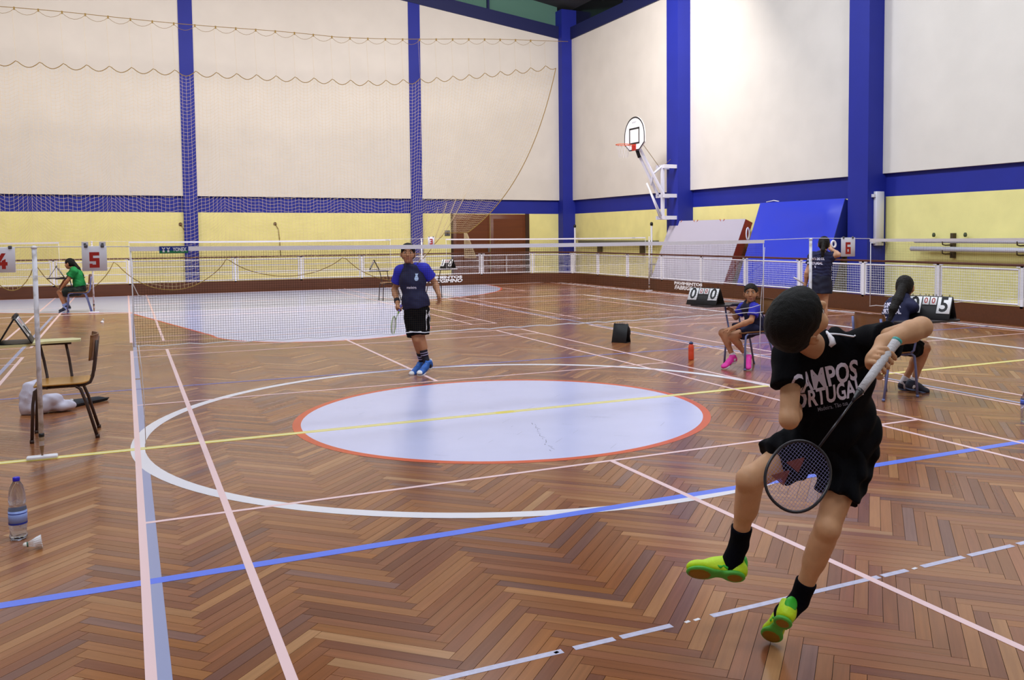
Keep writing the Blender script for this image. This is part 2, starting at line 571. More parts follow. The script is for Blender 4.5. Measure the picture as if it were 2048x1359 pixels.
# sloping beam and clerestory of the gable end
b = MB()
vs = []
for x in (-13.0, 12.05):
    z = roofz(x)
    vs += [(x, WY - 0.16, z), (x, WY - 0.16, z + 0.46), (x, WY + 0.3, z + 0.46), (x, WY + 0.3, z)]
b.add(vs, [(0, 4, 5, 1), (1, 5, 6, 2), (3, 2, 6, 7), (0, 3, 7, 4), (0, 1, 2, 3), (4, 7, 6, 5)])
b.build('gable_beam', M_BLUEDK, wall_back)
b = MB(); b.box((-13, WY + 0.12, 9), (12.05, WY + 0.2, 14.2))
w1 = b.build('window_1', M_TEAL); tag(w1, kind='structure')
for xm in (-8.5, -5, -1.2, 2.5, 6.3, 9.2):
    b = MB(); b.box((xm - 0.04, WY + 0.02, roofz(xm)), (xm + 0.04, WY + 0.13, 13.5)); b.build('mullion', M_BLUEDK, w1)

b = MB(); b.box((WX, -12, 0), (WX + 0.3, WY + 0.3, ZB0))
wall_right = b.build('wall_right', M_YELLOW); tag(wall_right, kind='structure')
b = MB(); b.box((WX + 0.01, -12, ZB0), (WX + 0.3, WY - 0.4, ZB1 + 0.02)); b.build('blue_band', M_BLUE, wall_right)
for ya, yb in ((-12, -0.2), (-0.2, 7.9), (7.9, 15.6), (15.6, 23.42)):
    b = MB(); b.box((WX - 0.10, ya, ZB1), (WX + 0.3, yb, 9.05)); b.build('cream_panel', M_CREAM, wall_right)
for ya, yb in ((-0.1, 0.5), (7.64, 8.26), (15.38, 16.0)):
    b = MB(); b.box((11.95, ya, 0), (WX + 0.02, yb, 11.5)); trim(b)
b = MB(); b.box((11.98, 23.38, 0), (WX + 0.3, WY + 0.3, 10.15)); trim(b)
b = MB(); b.box((WX - 0.16, -12, 9.05), (WX + 0.3, WY, 9.5)); b.build('eaves_beam', M_BLUEDK, wall_right)
b = MB(); b.box((WX + 0.1, -12, 9.5), (WX + 0.2, WY, 10.4))
w2 = b.build('window_2', M_NIGHT); tag(w2, kind='structure')
for ym in (0, 4, 8, 12, 15.7, 19.6):
    b = MB(); b.box((WX, ym - 0.04, 9.5), (WX + 0.11, ym + 0.04, 10.4)); b.build('mullion', M_BLUEDK, w2)
b = MB(); b.box((-13.3, -12, 0), (-13, WY + 0.3, 12)); tag(b.build('wall_left', M_CREAM), kind='structure')
b = MB(); b.box((-13.3, -12.3, 0), (WX + 0.3, -12, 12)); tag(b.build('wall_front', M_CREAM), kind='structure')
b = MB()
b.add([(WX + 0.4, -12.3, 10.2), (WX + 0.4, WY + 0.4, 10.2), (-0.5, WY + 0.4, 12.4), (-0.5, -12.3, 12.4), (-13.4, WY + 0.4, 10.4), (-13.4, -12.3, 10.4)],
      [(0, 1, 2, 3), (3, 2, 4, 5)])
tag(b.build('ceiling', mat('ceiling_panel', '#3c3f44', 0.9)), kind='structure')
b = MB(); b.box((WX - 0.02, -9, 0), (WX + 0.02, WY - 0.4, 0.12)); tag(b.build('baseboard_right', mat('red_baseboard', '#9a4a3c', 0.6)), kind='structure')

# double door in the back wall
d1 = empty('door_1', (9.0, WY - 0.02, 0), kind='structure')
M_DOOR = wood_mat('door_wood', '#6b3514', 0, 0.45, scale=0.5)
b = MB()
b.box((7.62, WY - 0.03, 0), (7.70, WY + 0.04, ZB0)); b.box((10.58, WY - 0.03, 0), (10.74, WY + 0.04, ZB0))
b.build('door_frame', mat('door_frame_brown', '#3c2416', 0.5), d1, True)
for xa, xb in ((7.70, 9.14), (9.16, 10.58)):
    b = MB(); b.rbox((xa, WY - 0.025, 0), (xb, WY + 0.03, ZB0 - 0.02), 0.006, 1)
    b.box((xa + 0.12, WY - 0.03, 0.15), (xb - 0.12, WY - 0.02, 1.0)); b.box((xa + 0.12, WY - 0.03, 1.15), (xb - 0.12, WY - 0.02, 2.25))
    lf = b.build('door_leaf', M_DOOR, d1, True)
b = MB(); b.box((9.05, WY - 0.06, 1.0), (9.10, WY - 0.02, 1.2)); b.build('handle', mat('steel', '#9a9aa0', 0.3, 0.9), d1, True)

# ---- rink barrier ---------------------------------------------------
BX, BY, BRAD = 10.65, 20.68, 1.9
def bpath(s):
    """barrier path: s = 0 at the back wall corner start, negative along the back, positive down the right"""
    if s < 0: return Vector((BX - BRAD + s, BY, 0)), Vector((1, 0, 0))
    arc = BRAD * math.pi / 2
    if s < arc:
        t = s / BRAD
        return Vector((BX - BRAD + BRAD * math.sin(t), BY - BRAD + BRAD * math.cos(t), 0)), Vector((math.cos(t), -math.sin(t), 0))
    return Vector((BX, BY - BRAD - (s - arc), 0)), Vector((0, -1, 0))
def s_x(x): return x - (BX - BRAD)
def s_y(y): return BRAD * math.pi / 2 + (BY - BRAD - y)
SA, SB = s_x(-12.0), s_y(-3.0)
def prange(a, b, step=0.25):
    n = max(1, int(round((b - a) / step)))
    return [a + (b - a) * i / n for i in range(n + 1)]
def outw(t): return Vector((-t.y, t.x, 0))   # away from the court
bar = empty('rink_barrier', (BX, BY, 0), label='white mesh rink barrier with brown kickboard around the court edge', cat='barrier')
def sweep(a, b, prof, m, name, step=0.25, parent=bar):
    ss = sorted(set(prange(a, b, step) + ([x for x in prange(0, BRAD * math.pi / 2, 0.2) if a < x < b])))
    mb = MB(); vs = []; n = len(prof)
    for s in ss:
        p, t = bpath(s); o = outw(t)
        vs += [p + o * u + Vector((0, 0, z)) for u, z in prof]
    fs = [(i * n + k, i * n + (k + 1) % n, (i + 1) * n + (k + 1) % n, (i + 1) * n + k) for i in range(len(ss) - 1) for k in range(n)]
    fs += [tuple(range(n))[::-1], tuple((len(ss) - 1) * n + k for k in range(n))]
    mb.add(vs, fs)
    return mb.build(name, m, parent, True)
sweep(SA, SB, [(0, 0), (0.035, 0), (0.035, 0.335), (0, 0.335)], M_KICK, 'kickboard')
sweep(SA, SB, [(0.005 + 0.022 * math.cos(t * math.pi / 4), 1.045 + 0.022 * math.sin(t * math.pi / 4)) for t in range(8)], M_RAIL, 'handrail', 0.5)
posts = [s_x(x) for x in (-10.5, -8.6, -6.7, -4.85, -2.98, -0.16, 1.74, 3.6, 5.6, 7.62)] + [s_x(9.44)] + \
        [s_y(y) for y in (18.13, 16.21, 14.24, 12.28, 10.39, 8.40, 6.44, 4.52, 2.75, 0.9, -1.0, -2.95)]
posts.insert(11, BRAD * math.pi / 2 * 0.72)
posts.sort()
for s in posts:
    p, t = bpath(s); o = outw(t)
    mb = MB()
    M = frame_M(p, t, o, Vector((0, 0, 1)))
    mb.box((-0.03, 0.0, 0.30), (0.03, 0.05, 1.03), M)
    mb.box((-0.11, 0.0, 1.0), (0.11, 0.02, 1.028), M)
    mb.build('post', M_WHITE, bar, True)
for i in range(len(posts) - 1):
    a, c = posts[i] + 0.07, posts[i + 1] - 0.07
    mb = MB(); rr = 0.018
    def pt(s, z, off=0.02):
        p, t = bpath(s); return p + outw(t) * off + Vector((0, 0, z))
    ss = prange(a, c, 0.3) if posts[i] > -0.5 and posts[i] < 4 else [a, c]
    nrail = (0.365, 0.965) if posts[i] >= 0 else (0.365, 0.60, 0.79, 0.965)
    for z in nrail:
        mb.tube([pt(s, z) for s in ss], rr if z in (0.365, 0.965) else 0.011, 4)
    for s in (a, c): mb.tube([pt(s, 0.35), pt(s, 0.98)], rr, 4)
    if 7.6 < bpath(a)[0].x < 7.9 and posts[i] < 0: mb.tube([pt((a + c) / 2, 0.36), pt((a + c) / 2, 0.965)], 0.012, 4)
    fr = mb.build('panel_frame', M_WHITE, bar, True)
    mb = MB(); r = 0.0028 if posts[i] >= 0 else 0.0016
    n = int((c - a) / 0.05)
    for k in range(1, n):
        s = a + (c - a) * k / n
        mb.strand(pt(s, 0.37), pt(s, 0.96), r)
    for k in range(1, 12):
        z = 0.365 + 0.05 * k
        for q in range(len(ss) - 1): mb.strand(pt(ss[q], z), pt(ss[q + 1], z), r)
    mb.build('wire_mesh', M_WHITE, fr, True)
# lettering on the kickboard
for s in (s_x(6.25), s_y(12.9), s_y(5.05)):
    p, t = bpath(s); o = outw(t)
    for txt, z, sz in (('PAVIMENTOS', 0.265, 0.105), ('FABRIGIMNO', 0.145, 0.15)):
        M = frame_M(p - o * 0.002 + Vector((0, 0, z)), t, Vector((0, 0, 1)), -o)
        wd = 1.35
        bm_ = text_bm(txt, sz, 0.006, 0.001, shear=0.25 if sz > .12 else 0)
        xs = [v.co.x for v in bm_.verts]; k = wd / (max(xs) - min(xs))
        for v in bm_.verts: v.co.x *= k
        mb = MB(); mb.bm(bm_, M); mb.build('lettering', M_WHITEP, bar, True)
# ================================================================== NETS, POSTS, SIGNS
M_POST = mat('worn_white_post', '#d8d4dc', 0.45, var=0.0)
def rust_mat():
    m = bpy.data.materials.new('rusty_white_post'); m.use_nodes = True
    nt = m.node_tree; bsd = nt.nodes['Principled BSDF']
    tc = nt.nodes.new('ShaderNodeTexCoord'); n = nt.nodes.new('ShaderNodeTexNoise')
    n.inputs['Scale'].default_value = 9; n.inputs['Detail'].default_value = 6
    r = nt.nodes.new('ShaderNodeValToRGB')
    r.color_ramp.elements[0].position = 0.50; r.color_ramp.elements[0].color = (*lin('#dcdae4'), 1)
    r.color_ramp.elements[1].position = 0.66; r.color_ramp.elements[1].color = (*lin('#8a7a68'), 1)
    nt.links.new(tc.outputs['Object'], n.inputs['Vector']); nt.links.new(n.outputs['Fac'], r.inputs['Fac'])
    nt.links.new(r.outputs['Color'], bsd.inputs['Base Color']); bsd.inputs['Roughness'].default_value = 0.45
    return m
M_RUST = rust_mat()
def net_post(x, y, label):
    t = empty('net_post', (x, y, 0), label=label, cat='post', group='badminton net posts')
    mb = MB(); mb.tube([(0, 0, 0.10), (0, 0, 1.55)], 0.0165, 12); mb.build('pole', M_RUST, t)
    mb = MB(); mb.lathe([(0.006, 0.02), (0.010, 0.05), (0.016, 0.10), (0.017, 0.17)], n=12); mb.build('tapered_foot', mat('brass_brown', '#8a6a4a', 0.5), t)
    mb = MB(); mb.lathe([(0.0185, 0.165), (0.0185, 0.19)], n=12); mb.build('collar', M_BLACK, t)
    mb = MB(); mb.rbox((-0.10, -0.035, 0.0), (0.10, 0.035, 0.026), 0.008, 2); mb.build('base_plate', M_WHITE, t)
    mb = MB(); mb.lathe([(0.020, 1.54), (0.020, 1.555), (0.008, 1.562)], n=12); mb.build('cap', M_WHITE, t)
    return t
net_post(-3.66, 0.0, 'worn white net post standing on the yellow line in front of the wooden tablet chair')
net_post(3.58, 0.0, 'worn white net post between the near net and the standing girl')
net_post(-3.72, 14.54, 'thin white net post beside the chair of the person in green')
net_post(3.68, 14.54, 'thin white net post of the far courts behind the boy in the blue shirt')
net_post(10.42, 14.54, 'thin white net post close to the right barrier at the far courts')

def badminton_net(x0, x1, y, cell, rs, label, tie=True, tape_h=0.039):
    t = empty('badminton_net', ((x0 + x1) / 2, y, 0.76), label=label, cat='net', group='badminton nets')
    L = x1 - x0
    def top(x):
        k = (x - x0) / L
        return 1.552 - 0.012 * 4 * k * (1 - k)
    nseg = 24
    mb = MB(); vs = []; fs = []
    for i in range(nseg + 1):
        x = x0 + L * i / nseg; z = top(x); w = 0.0015 * math.sin(i * 1.7)
        vs += [(x, y - 0.006 + w, z - tape_h), (x, y - 0.007 + w, z - 0.004), (x, y + 0.007 + w, z - 0.004), (x, y + 0.006 + w, z - tape_h)]
    for i in range(nseg):
        a, c = 4 * i, 4 * i + 4
        fs += [(a, a + 1, c + 1, c)[::-1], (a + 1, a + 2, c + 2, c + 1)[::-1], (a + 2, a + 3, c + 3, c + 2)[::-1]]
    fs += [(0, 1, 2, 3), (4 * nseg + 3, 4 * nseg + 2, 4 * nseg + 1, 4 * nseg)]
    mb.add(vs, fs); mb.build('top_tape', M_TAPE, t, True)
    mb = MB(); n = int(L / cell); depth = 0.725
    for i in range(n + 1):
        x = x0 + 0.02 + (L - 0.04) * i / n
        mb.strand((x, y, top(x) - tape_h + 0.004), (x + 0.004 * math.sin(x * 3), y, top(x) - tape_h - depth), rs)
    m_ = int(depth / cell)
    for j in range(1, m_):
        pts = [(x0 + 0.02 + (L - 0.04) * i / nseg, y, top(x0 + L * i / nseg) - tape_h - depth * j / m_) for i in range(nseg + 1)]
        mb.tube(pts, rs, 3, caps=False)
    mb.build('netting', M_NET, t, True)
    mb = MB()
    mb.tube([(x0 + L * i / 60, y, top(x0 + L * i / 60) - tape_h - depth + 0.006 * math.sin(i * 2.1)) for i in range(61)], 0.004, 5)
    mb.build('bottom_rope', M_ROPE, t, True)
    for xx in (x0 + 0.008, x1 - 0.008):
        mb = MB()
        mb.tube([(xx, y, top(xx) - 0.02), (xx + 0.004, y, 1.1), (xx, y, top(xx) - tape_h - depth)], 0.0045, 5)
        mb.build('side_rope', M_ROPE, t, True)
    return t
near_net = badminton_net(-3.04, 2.95, 0.0, 0.0187, 0.00095, 'long near badminton net with a white tape and small blue and green badge')
badminton_net(4.44, 10.35, 0.0, 0.0187, 0.0008, 'badminton net of the next court, ending right of the number 6 sign')
badminton_net(-3.0, 2.88, 14.54, 0.03, 0.0011, 'far badminton net in the middle, behind the boy in the blue shirt')
badminton_net(4.32, 10.3, 14.54, 0.03, 0.0011, 'far badminton net in front of the brown double door and corner')
badminton_net(-10.3, -4.34, 14.54, 0.03, 0.0011, 'far badminton net at the left, behind the person in green')
# badge on the near tape
mb = MB(); mb.box((-2.835, -0.0095, 1.494), (-2.630, -0.0080, 1.548)); bd = mb.build('badge', mat('badge_blue', '#1c2f8e', 0.5), near_net, True)
mb = MB(); mb.box((-2.833, -0.0100, 1.495), (-2.632, -0.0092, 1.514)); mb.build('badge_green_stripe', mat('badge_green', '#1f7a4a', 0.5), bd, True)
MY = lambda x, z: frame_M(Vector((x, -0.0104, z)), Vector((1, 0, 0)), Vector((0, 0, 1)), Vector((0, -1, 0)))
text_obj('badge_lettering', 'YONEX', 0.042, MY(-2.692, 1.521), M_WHITEP, bd, True, bold=0.001, sx=0.66)
mb = MB()
for ox in (-2.805, -2.772):
    for sg in (-1, 1):
        mb.prism([(sg * 0.002, -0.002), (sg * 0.014, 0.017), (sg * 0.006, 0.017), (sg * -0.004, 0.002)][::sg], 0, 0.0008, MY(ox, 1.521))
    mb.prism([(-0.008, -0.019), (0.008, -0.019), (0.006, -0.003), (-0.006, -0.003)], 0, 0.0008, MY(ox, 1.521))
mb.build('badge_emblem', M_WHITEP, bd, True)
for nx, ny in ((2.80, 14.54), (9.9, 14.54)):
    text_obj('tape_mark', 'YONEX', 0.036, frame_M(Vector((nx, ny - 0.011, 1.526)), Vector((1, 0, 0)), Vector((0, 0, 1)), Vector((0, -1, 0))),
             mat('faded_print', '#9aa0ac', 0.7), near_net if False else [o for o in bpy.data.objects if o.name.startswith('badminton_net') and abs(o.location.y - ny) < .01 and abs(o.location.x - nx) < 3.2][0], True, sx=0.9)

# ropes joining nets and posts
def rope(pts, r, label, m=M_ROPE, name='rope', group=None):
    mb = MB(); mb.tube(pts, r, 6)
    return tag(mb.build(name, m), label, 'rope', group)
rope([(-4.45, 0, 1.545), (-3.66, 0, 1.553), (-3.04, 0, 1.548)], 0.0035, 'taut white rope from the left net post past signs 4 and 5')
rope([(2.95, 0, 1.546), (3.58, 0, 1.560), (4.44, 0, 1.548)], 0.0035, 'taut white rope over the right net post carrying sign 6')
rope([(-4.34, 14.54, 1.545), (-3.72, 14.54, 1.553), (-3.0, 14.54, 1.545)], 0.0035, 'thin rope across the far left net post')
rope([(2.88, 14.54, 1.545), (3.68, 14.54, 1.555), (4.32, 14.54, 1.545)], 0.0035, 'thin rope across the far middle net post beside sign 3')
rope([(-3.03, -0.01, 1.47), (-3.03, -0.03, 1.28), (-2.99, -0.04, 1.18), (-2.90, -0.03, 1.155), (-2.86, -0.02, 1.165)], 0.003, 'loose tie cord curling at the left end of the near net', name='tie_cord')
rope([(-3.0, -0.012, 0.80), (-2.985, -0.02, 0.62), (-2.975, -0.02, 0.40), (-2.972, -0.03, 0.012)], 0.003, 'slack white cord hanging to the floor below the left net end', name='tie_cord')
rope([(2.95, -0.012, 1.47), (2.925, -0.02, 1.2), (2.895, -0.02, 0.9), (2.885, -0.02, 0.5), (2.885, -0.03, 0.18)], 0.003, 'slack white cord hanging from the right net end by the seated girl', name='tie_cord')
rope([(2.895, -0.02, 0.87), (2.78, -0.02, 0.845), (2.55, -0.02, 0.825)], 0.003, 'loose white cord end stretched sideways below the near net', name='tie_cord')

# number signs hung from the ropes
M_SHEET = mat('laminated_sheet', '#dedce8', 0.35)
M_DIGIT = mat('red_print', '#a81f16', 0.5)
DIG = {'5': [(0, 3.9, 3, 5), (0, 2.1, 1.1, 5), (0, 2.1, 3, 3.1), (1.95, 0, 3, 3.1), (0, 0, 3, 1.0), (0, 0, 0.9, 1.3)],
       '6': [(0, 4.0, 2.9, 5), (0, 0, 1.05, 5), (0, 2.1, 3, 3.0), (1.95, 0, 3, 3.0), (0, 0, 3, 0.95)],
       '3': [(0, 4.0, 3, 5), (0.7, 2.0, 3, 3.0), (1.95, 0, 3, 5), (0, 0, 3, 1.0)]}
def sign(x, y, z, w, h, d, label, tilt=0.0, rope_dx=0.0):
    t = empty('number_sign', (x, y, z - h), tilt, label, 'sign', 'court number signs')
    mb = MB(); mb.rbox((-w / 2, -0.0015, 0), (w / 2, 0.0015, h), 0.0012, 1); mb.build('sheet', M_SHEET, t)
    mb = MB(); u = h * 0.125
    F = lambda px, pz: frame_M(Vector((px, -0.0017, pz)), Vector((1, 0, 0)), Vector((0, 0, 1)), Vector((0, -1, 0)))
    if d == '4':
        for q, poly in enumerate(([(0.4, 2.2), (1.9, 5), (3.1, 5), (1.5, 2.2)], [(0.0, 1.1), (0.4, 2.2), (3.5, 2.2), (3.5, 1.1)], [(1.9, 0), (1.9, 2.6), (3.0, 3.2), (3.0, 0)])):
            mb.prism([(px * u * 0.98 - 1.7 * u, py * u) for px, py in (poly if q == 0 else poly[::-1])][::-1], 0, 0.0006 + 0.0002 * q, F(0, h * 0.14))
    else:
        for q, (xa, ya, xb, yb) in enumerate(DIG[d]):
            mb.box((xa * u * 0.95 - 1.45 * u, ya * u, 0.0), (xb * u * 0.95 - 1.45 * u, yb * u, 0.0005 + 0.00008 * q), F(0, h * 0.13))
    mb.build('digit', M_DIGIT, t)
    for s in (-1, 1):
        mb = MB(); mb.rbox((s * w * 0.33 - 0.012, -0.008, h - 0.012), (s * w * 0.33 + 0.012, 0.008, h + 0.012), 0.004, 1)
        mb.build('clip', mat('grey_clip', '#5c5a5e', 0.5), t)
    return t
sign(-3.275, -0.004, 1.555, 0.165, 0.185, '5', 'white sheet with red number 5 hanging left of the near net')
sign(-3.866, -0.004, 1.552, 0.175, 0.18, '4', 'white sheet with red number 4 cut off at the picture edge')
sign(4.11, -0.004, 1.563, 0.205, 0.21, '6', 'white sheet with red number 6 hanging right of the standing girl')
sign(3.93, 14.53, 1.60, 0.17, 0.22, '3', 'small far sheet with red number 3 beside the door')
for dx, lb in ((-0.06, 'small white paper tab with a dot folded over the rope above sign 5'), (0.055, 'white paper tab with a dark mark folded over the rope above sign 5')):
    mb = MB(); mb.box((-3.275 + dx - 0.022, 0.004, 1.548), (-3.275 + dx + 0.022, 0.007, 1.585)); tb = mb.build('paper_tab', M_SHEET)
    tag(tb, lb, 'paper', 'paper tabs above sign 5')
    mb = MB(); mb.box((-3.275 + dx - 0.008, 0.0025, 1.565), (-3.275 + dx + 0.008, 0.0042, 1.575)); mb.build('mark', M_BLACK, tb)

# ================================================================== SAFETY CURTAIN NET
SN = 20.36
sn = empty('safety_net', (0, SN, 1.0), label='huge tan safety net hanging in front of the back wall, gathered at the right', cat='net')
def scal_top(x):
    if x < 3.4: return 6.2 + 0.012 * (x + 6)
    return 6.31 + 1.02 * ((x - 3.4) / 6.9) ** 1.35
def sc_rope(x):
    k = (x / 0.55) % 1.0
    return scal_top(x) + 0.17 * (2 * abs(k - 0.5)) ** 1.8 - 0.05
mb = MB(); mb.tube([(x, SN, 7.68 + (0.0 if x < 3 else 0.075 * (x - 3)) + 0.02 * math.sin(x)) for x in np.linspace(-12.5, 10.75, 60)], 0.009, 5); mb.build('top_cable', M_TAN, sn, True)
def cab(x): return 7.68 + (0.0 if x < 3 else 0.075 * (x - 3)) + 0.02 * math.sin(x)
mb = MB()
for k in range(-22, 19):
    xa = k * 0.55
    if xa > 9.8: break
    mb.tube([(xa + 0.55 * q / 6, SN, cab(xa + 0.55 * q / 6) - 0.03 - 0.14 * (1 - (2 * abs(q / 6 - 0.5)) ** 2)) for q in range(7)], 0.005, 4)
    mb.box((xa - 0.018, SN - 0.015, cab(xa) - 0.055), (xa + 0.018, SN + 0.015, cab(xa) + 0.02))
mb.build('hook_row', M_TAN, sn, True)
mb = MB(); mb.tube([(x, SN, sc_rope(x)) for x in np.arange(-12.5, 10.32, 0.055)], 0.011, 5); mb.build('scalloped_rope', M_TAN, sn, True)
mb = MB()
for k in range(-22, 19):
    xa = k * 0.55
    if xa > 10.2: break
    mb.strand((xa, SN, sc_rope(xa)), (xa - 0.05, SN, cab(xa) - 0.03), 0.003)
mb.build('hanger_cord', M_TANL, sn, True)
pins = [-12.6, -9.4, -6.35, -5.25, -3.35, -0.42, 2.98, 6.5]
sag = [0.4, 0.3, 0.25, 0.15, 0.14, 0.45, 0.22]
def hem(x):
    for i in range(len(pins) - 1):
        if x <= pins[i + 1]:
            k = (x - pins[i]) / (pins[i + 1] - pins[i])
            return 1.03 - (1.03 - sag[i]) * (4 * k * (1 - k)) ** 0.8
    return 1.03
XG = 6.5
def net_pt(x, f):
    """x along the top edge, f 0..1 down"""
    ripple = 0.05 * math.sin(x * 5.3) * f + 0.03 * math.sin(x * 11.4) * f
    if x <= XG - 1.6:
        zt, zb = sc_rope(x), hem(x)
        return Vector((x, SN + ripple, zt + (zb - zt) * f))
    zt = sc_rope(x)
    tx = (x - (XG - 1.6)) / (10.3 - XG + 1.6)
    bx = XG - 1.6 + 2.1 * tx; bz = hem(XG - 1.6) + (1.72 - hem(XG - 1.6)) * min(1, tx * 1.6)
    cx = x - 1.0 * tx; cz = zt + (bz - zt) * (0.5 + 0.23 * tx)
    p = Vector((x, 0, zt)) * (1 - f) ** 2 + Vector((cx, 0, cz)) * (2 * f * (1 - f)) + Vector((bx, 0, bz)) * f * f
    return Vector((p.x, SN + ripple * 1.2 * (1 - 0.3 * tx), p.z))
cols = list(np.arange(-12.4, 10.31, 0.105))
NR = 60
grid = [[net_pt(x, j / NR) for j in range(NR + 1)] for x in cols]
def ribbon_net(grid, r, name, m, parent):
    """each cord a slim three-sided strand"""
    V = []; Fc = []
    offs = [Vector((r, 0, 0)), Vector((-r * .5, r * .87, 0)), Vector((-r * .5, -r * .87, 0))]
    offh = [Vector((0, 0, r)), Vector((0, r * .87, -r * .5)), Vector((0, -r * .87, -r * .5))]
    def poly(pts, of):
        n0 = len(V)
        for p in pts: V.extend([tuple(p + o) for o in of])
        for i in range(len(pts) - 1):
            a = n0 + 3 * i
            for k in range(3):
                l = (k + 1) % 3
                Fc.append((a + k, a + l, a + 3 + l, a + 3 + k))
    for c in grid: poly(c[::4] + ([c[-1]] if (len(c) - 1) % 4 else []), offs)
    for j in range(1, len(grid[0])): poly([c[j] for c in grid], offh)
    me = bpy.data.meshes.new(name); me.from_pydata(V, [], Fc); me.materials.append(m)
    return link(name, me, parent, True)
ribbon_net(grid, 0.0033, 'netting', M_TANL, sn)
mb = MB()
mb.tube([c[-1] for c in grid if True], 0.012, 5); mb.build('hem_rope', M_TAN, sn, True)
mb = MB(); mb.tube([p for p in grid[-1]], 0.014, 5); mb.build('edge_rope', M_TAN, sn, True)
# gathered tail below the tie
cx0, cz0 = 6.95, 1.72
tail = []
for i in range(26):
    a = 2 * math.pi * i / 26
    tail.append([Vector((cx0 + 0.05 * math.cos(a) * (1 + 3.0 * f) + 0.16 * f, SN + 0.05 * math.sin(a) * (1 + 2.0 * f), cz0 - 0.82 * f)) for f in np.linspace(0, 1, 13)])
tail.append(tail[0])
ribbon_net(tail, 0.004, 'gathered_tail', M_TANL, sn)
mb = MB()
for i in range(5):
    a = 1.3 * i
    mb.tube([net_pt(6.2 + 0.5 * i, f) for f in np.linspace(0.7, 1, 12)], 0.007, 5)
mb.build('fold', M_TANL, sn, True)

# ================================================================== FLIP SCOREBOARDS
M_CARD = mat('score_card', '#f0eff2', 0.5)
def scoreboard(x, y, z, rz, label, w=0.38, h=0.21, d=0.24, digits=('0', '0'), small=('0', '0')):
    """A-frame of two black boards, cards hang on the -y side"""
    t = empty('flip_scoreboard', (x, y, z), rz, label, 'scoreboard', 'flip scoreboards')
    ang = math.atan2(d / 2, h)
    for sg in (-1, 1):
        # board plane: from ridge down to the foot
        o = Vector((0, 0, h)); down = Vector((0, sg * math.sin(ang), -math.cos(ang))); nrm = Vector((0, sg * math.cos(ang), math.sin(ang)))
        M = frame_M(o, Vector((1, 0, 0)), -down, nrm) if sg < 0 else frame_M(o, Vector((-1, 0, 0)), -down, nrm)
        L = math.hypot(h, d / 2)
        mb = MB(); mb.rbox((-w / 2, -L, -0.004), (w / 2, 0, 0.004), 0.003, 1, M); mb.build('board', M_BLACK, t)
    o = Vector((0, 0, h)); down = Vector((0, -math.sin(ang), -math.cos(ang))); nrm = Vector((0, -math.cos(ang), math.sin(ang)))
    def C(px, py, pz): return frame_M(o + Vector((1, 0, 0)) * px + (-down) * py + nrm * pz, Vector((1, 0, 0)), -down, nrm)
    cw, ch = w * 0.30, h * 0.86
    for i, s in enumerate((-1, 1)):
        cd = MB(); cd.rbox((-cw / 2, -ch, 0), (cw / 2, -0.012, 0.004), 0.0015, 1, C(s * w * 0.335, 0, 0.007)); cobj = cd.build('card', M_CARD, t)
        text_obj('digit', digits[i], ch * 1.15, C(s * w * 0.335, -ch * 0.53, 0.0112), M_BLACK, cobj, bold=0.004, sx=0.85)
    for i, s in enumerate((-1, 1)):
        cd = MB(); cd.rbox((-w * 0.075, -ch * 0.52, 0), (w * 0.075, -0.012, 0.004), 0.0015, 1, C(s * w * 0.085, 0, 0.007)); cobj = cd.build('set_card', M_CARD, t)
        text_obj('digit', small[i], ch * 0.45, C(s * w * 0.085, -ch * 0.30, 0.0112), M_DIGIT, cobj, bold=0.001, sx=0.85)
    mb = MB()
    for px in (-0.42, -0.25, -0.12, -0.05, 0.05, 0.12, 0.25, 0.42):
        cxr = px * w
        mb.tube([(cxr, 0.016 * math.cos(a), h + 0.002 + 0.016 * math.sin(a)) for a in np.linspace(0, 2 * math.pi, 9)[:-1]], 0.0022, 5, closed=True)
    mb.build('binder_ring', mat('dark_steel', '#3a3a40', 0.35, 0.8), t)
    mb = MB(); mb.box((-w / 2, -d / 2 + 0.01, 0.0), (w / 2, d / 2 - 0.01, 0.004)); mb.build('base', M_BLACK, t)
    return t

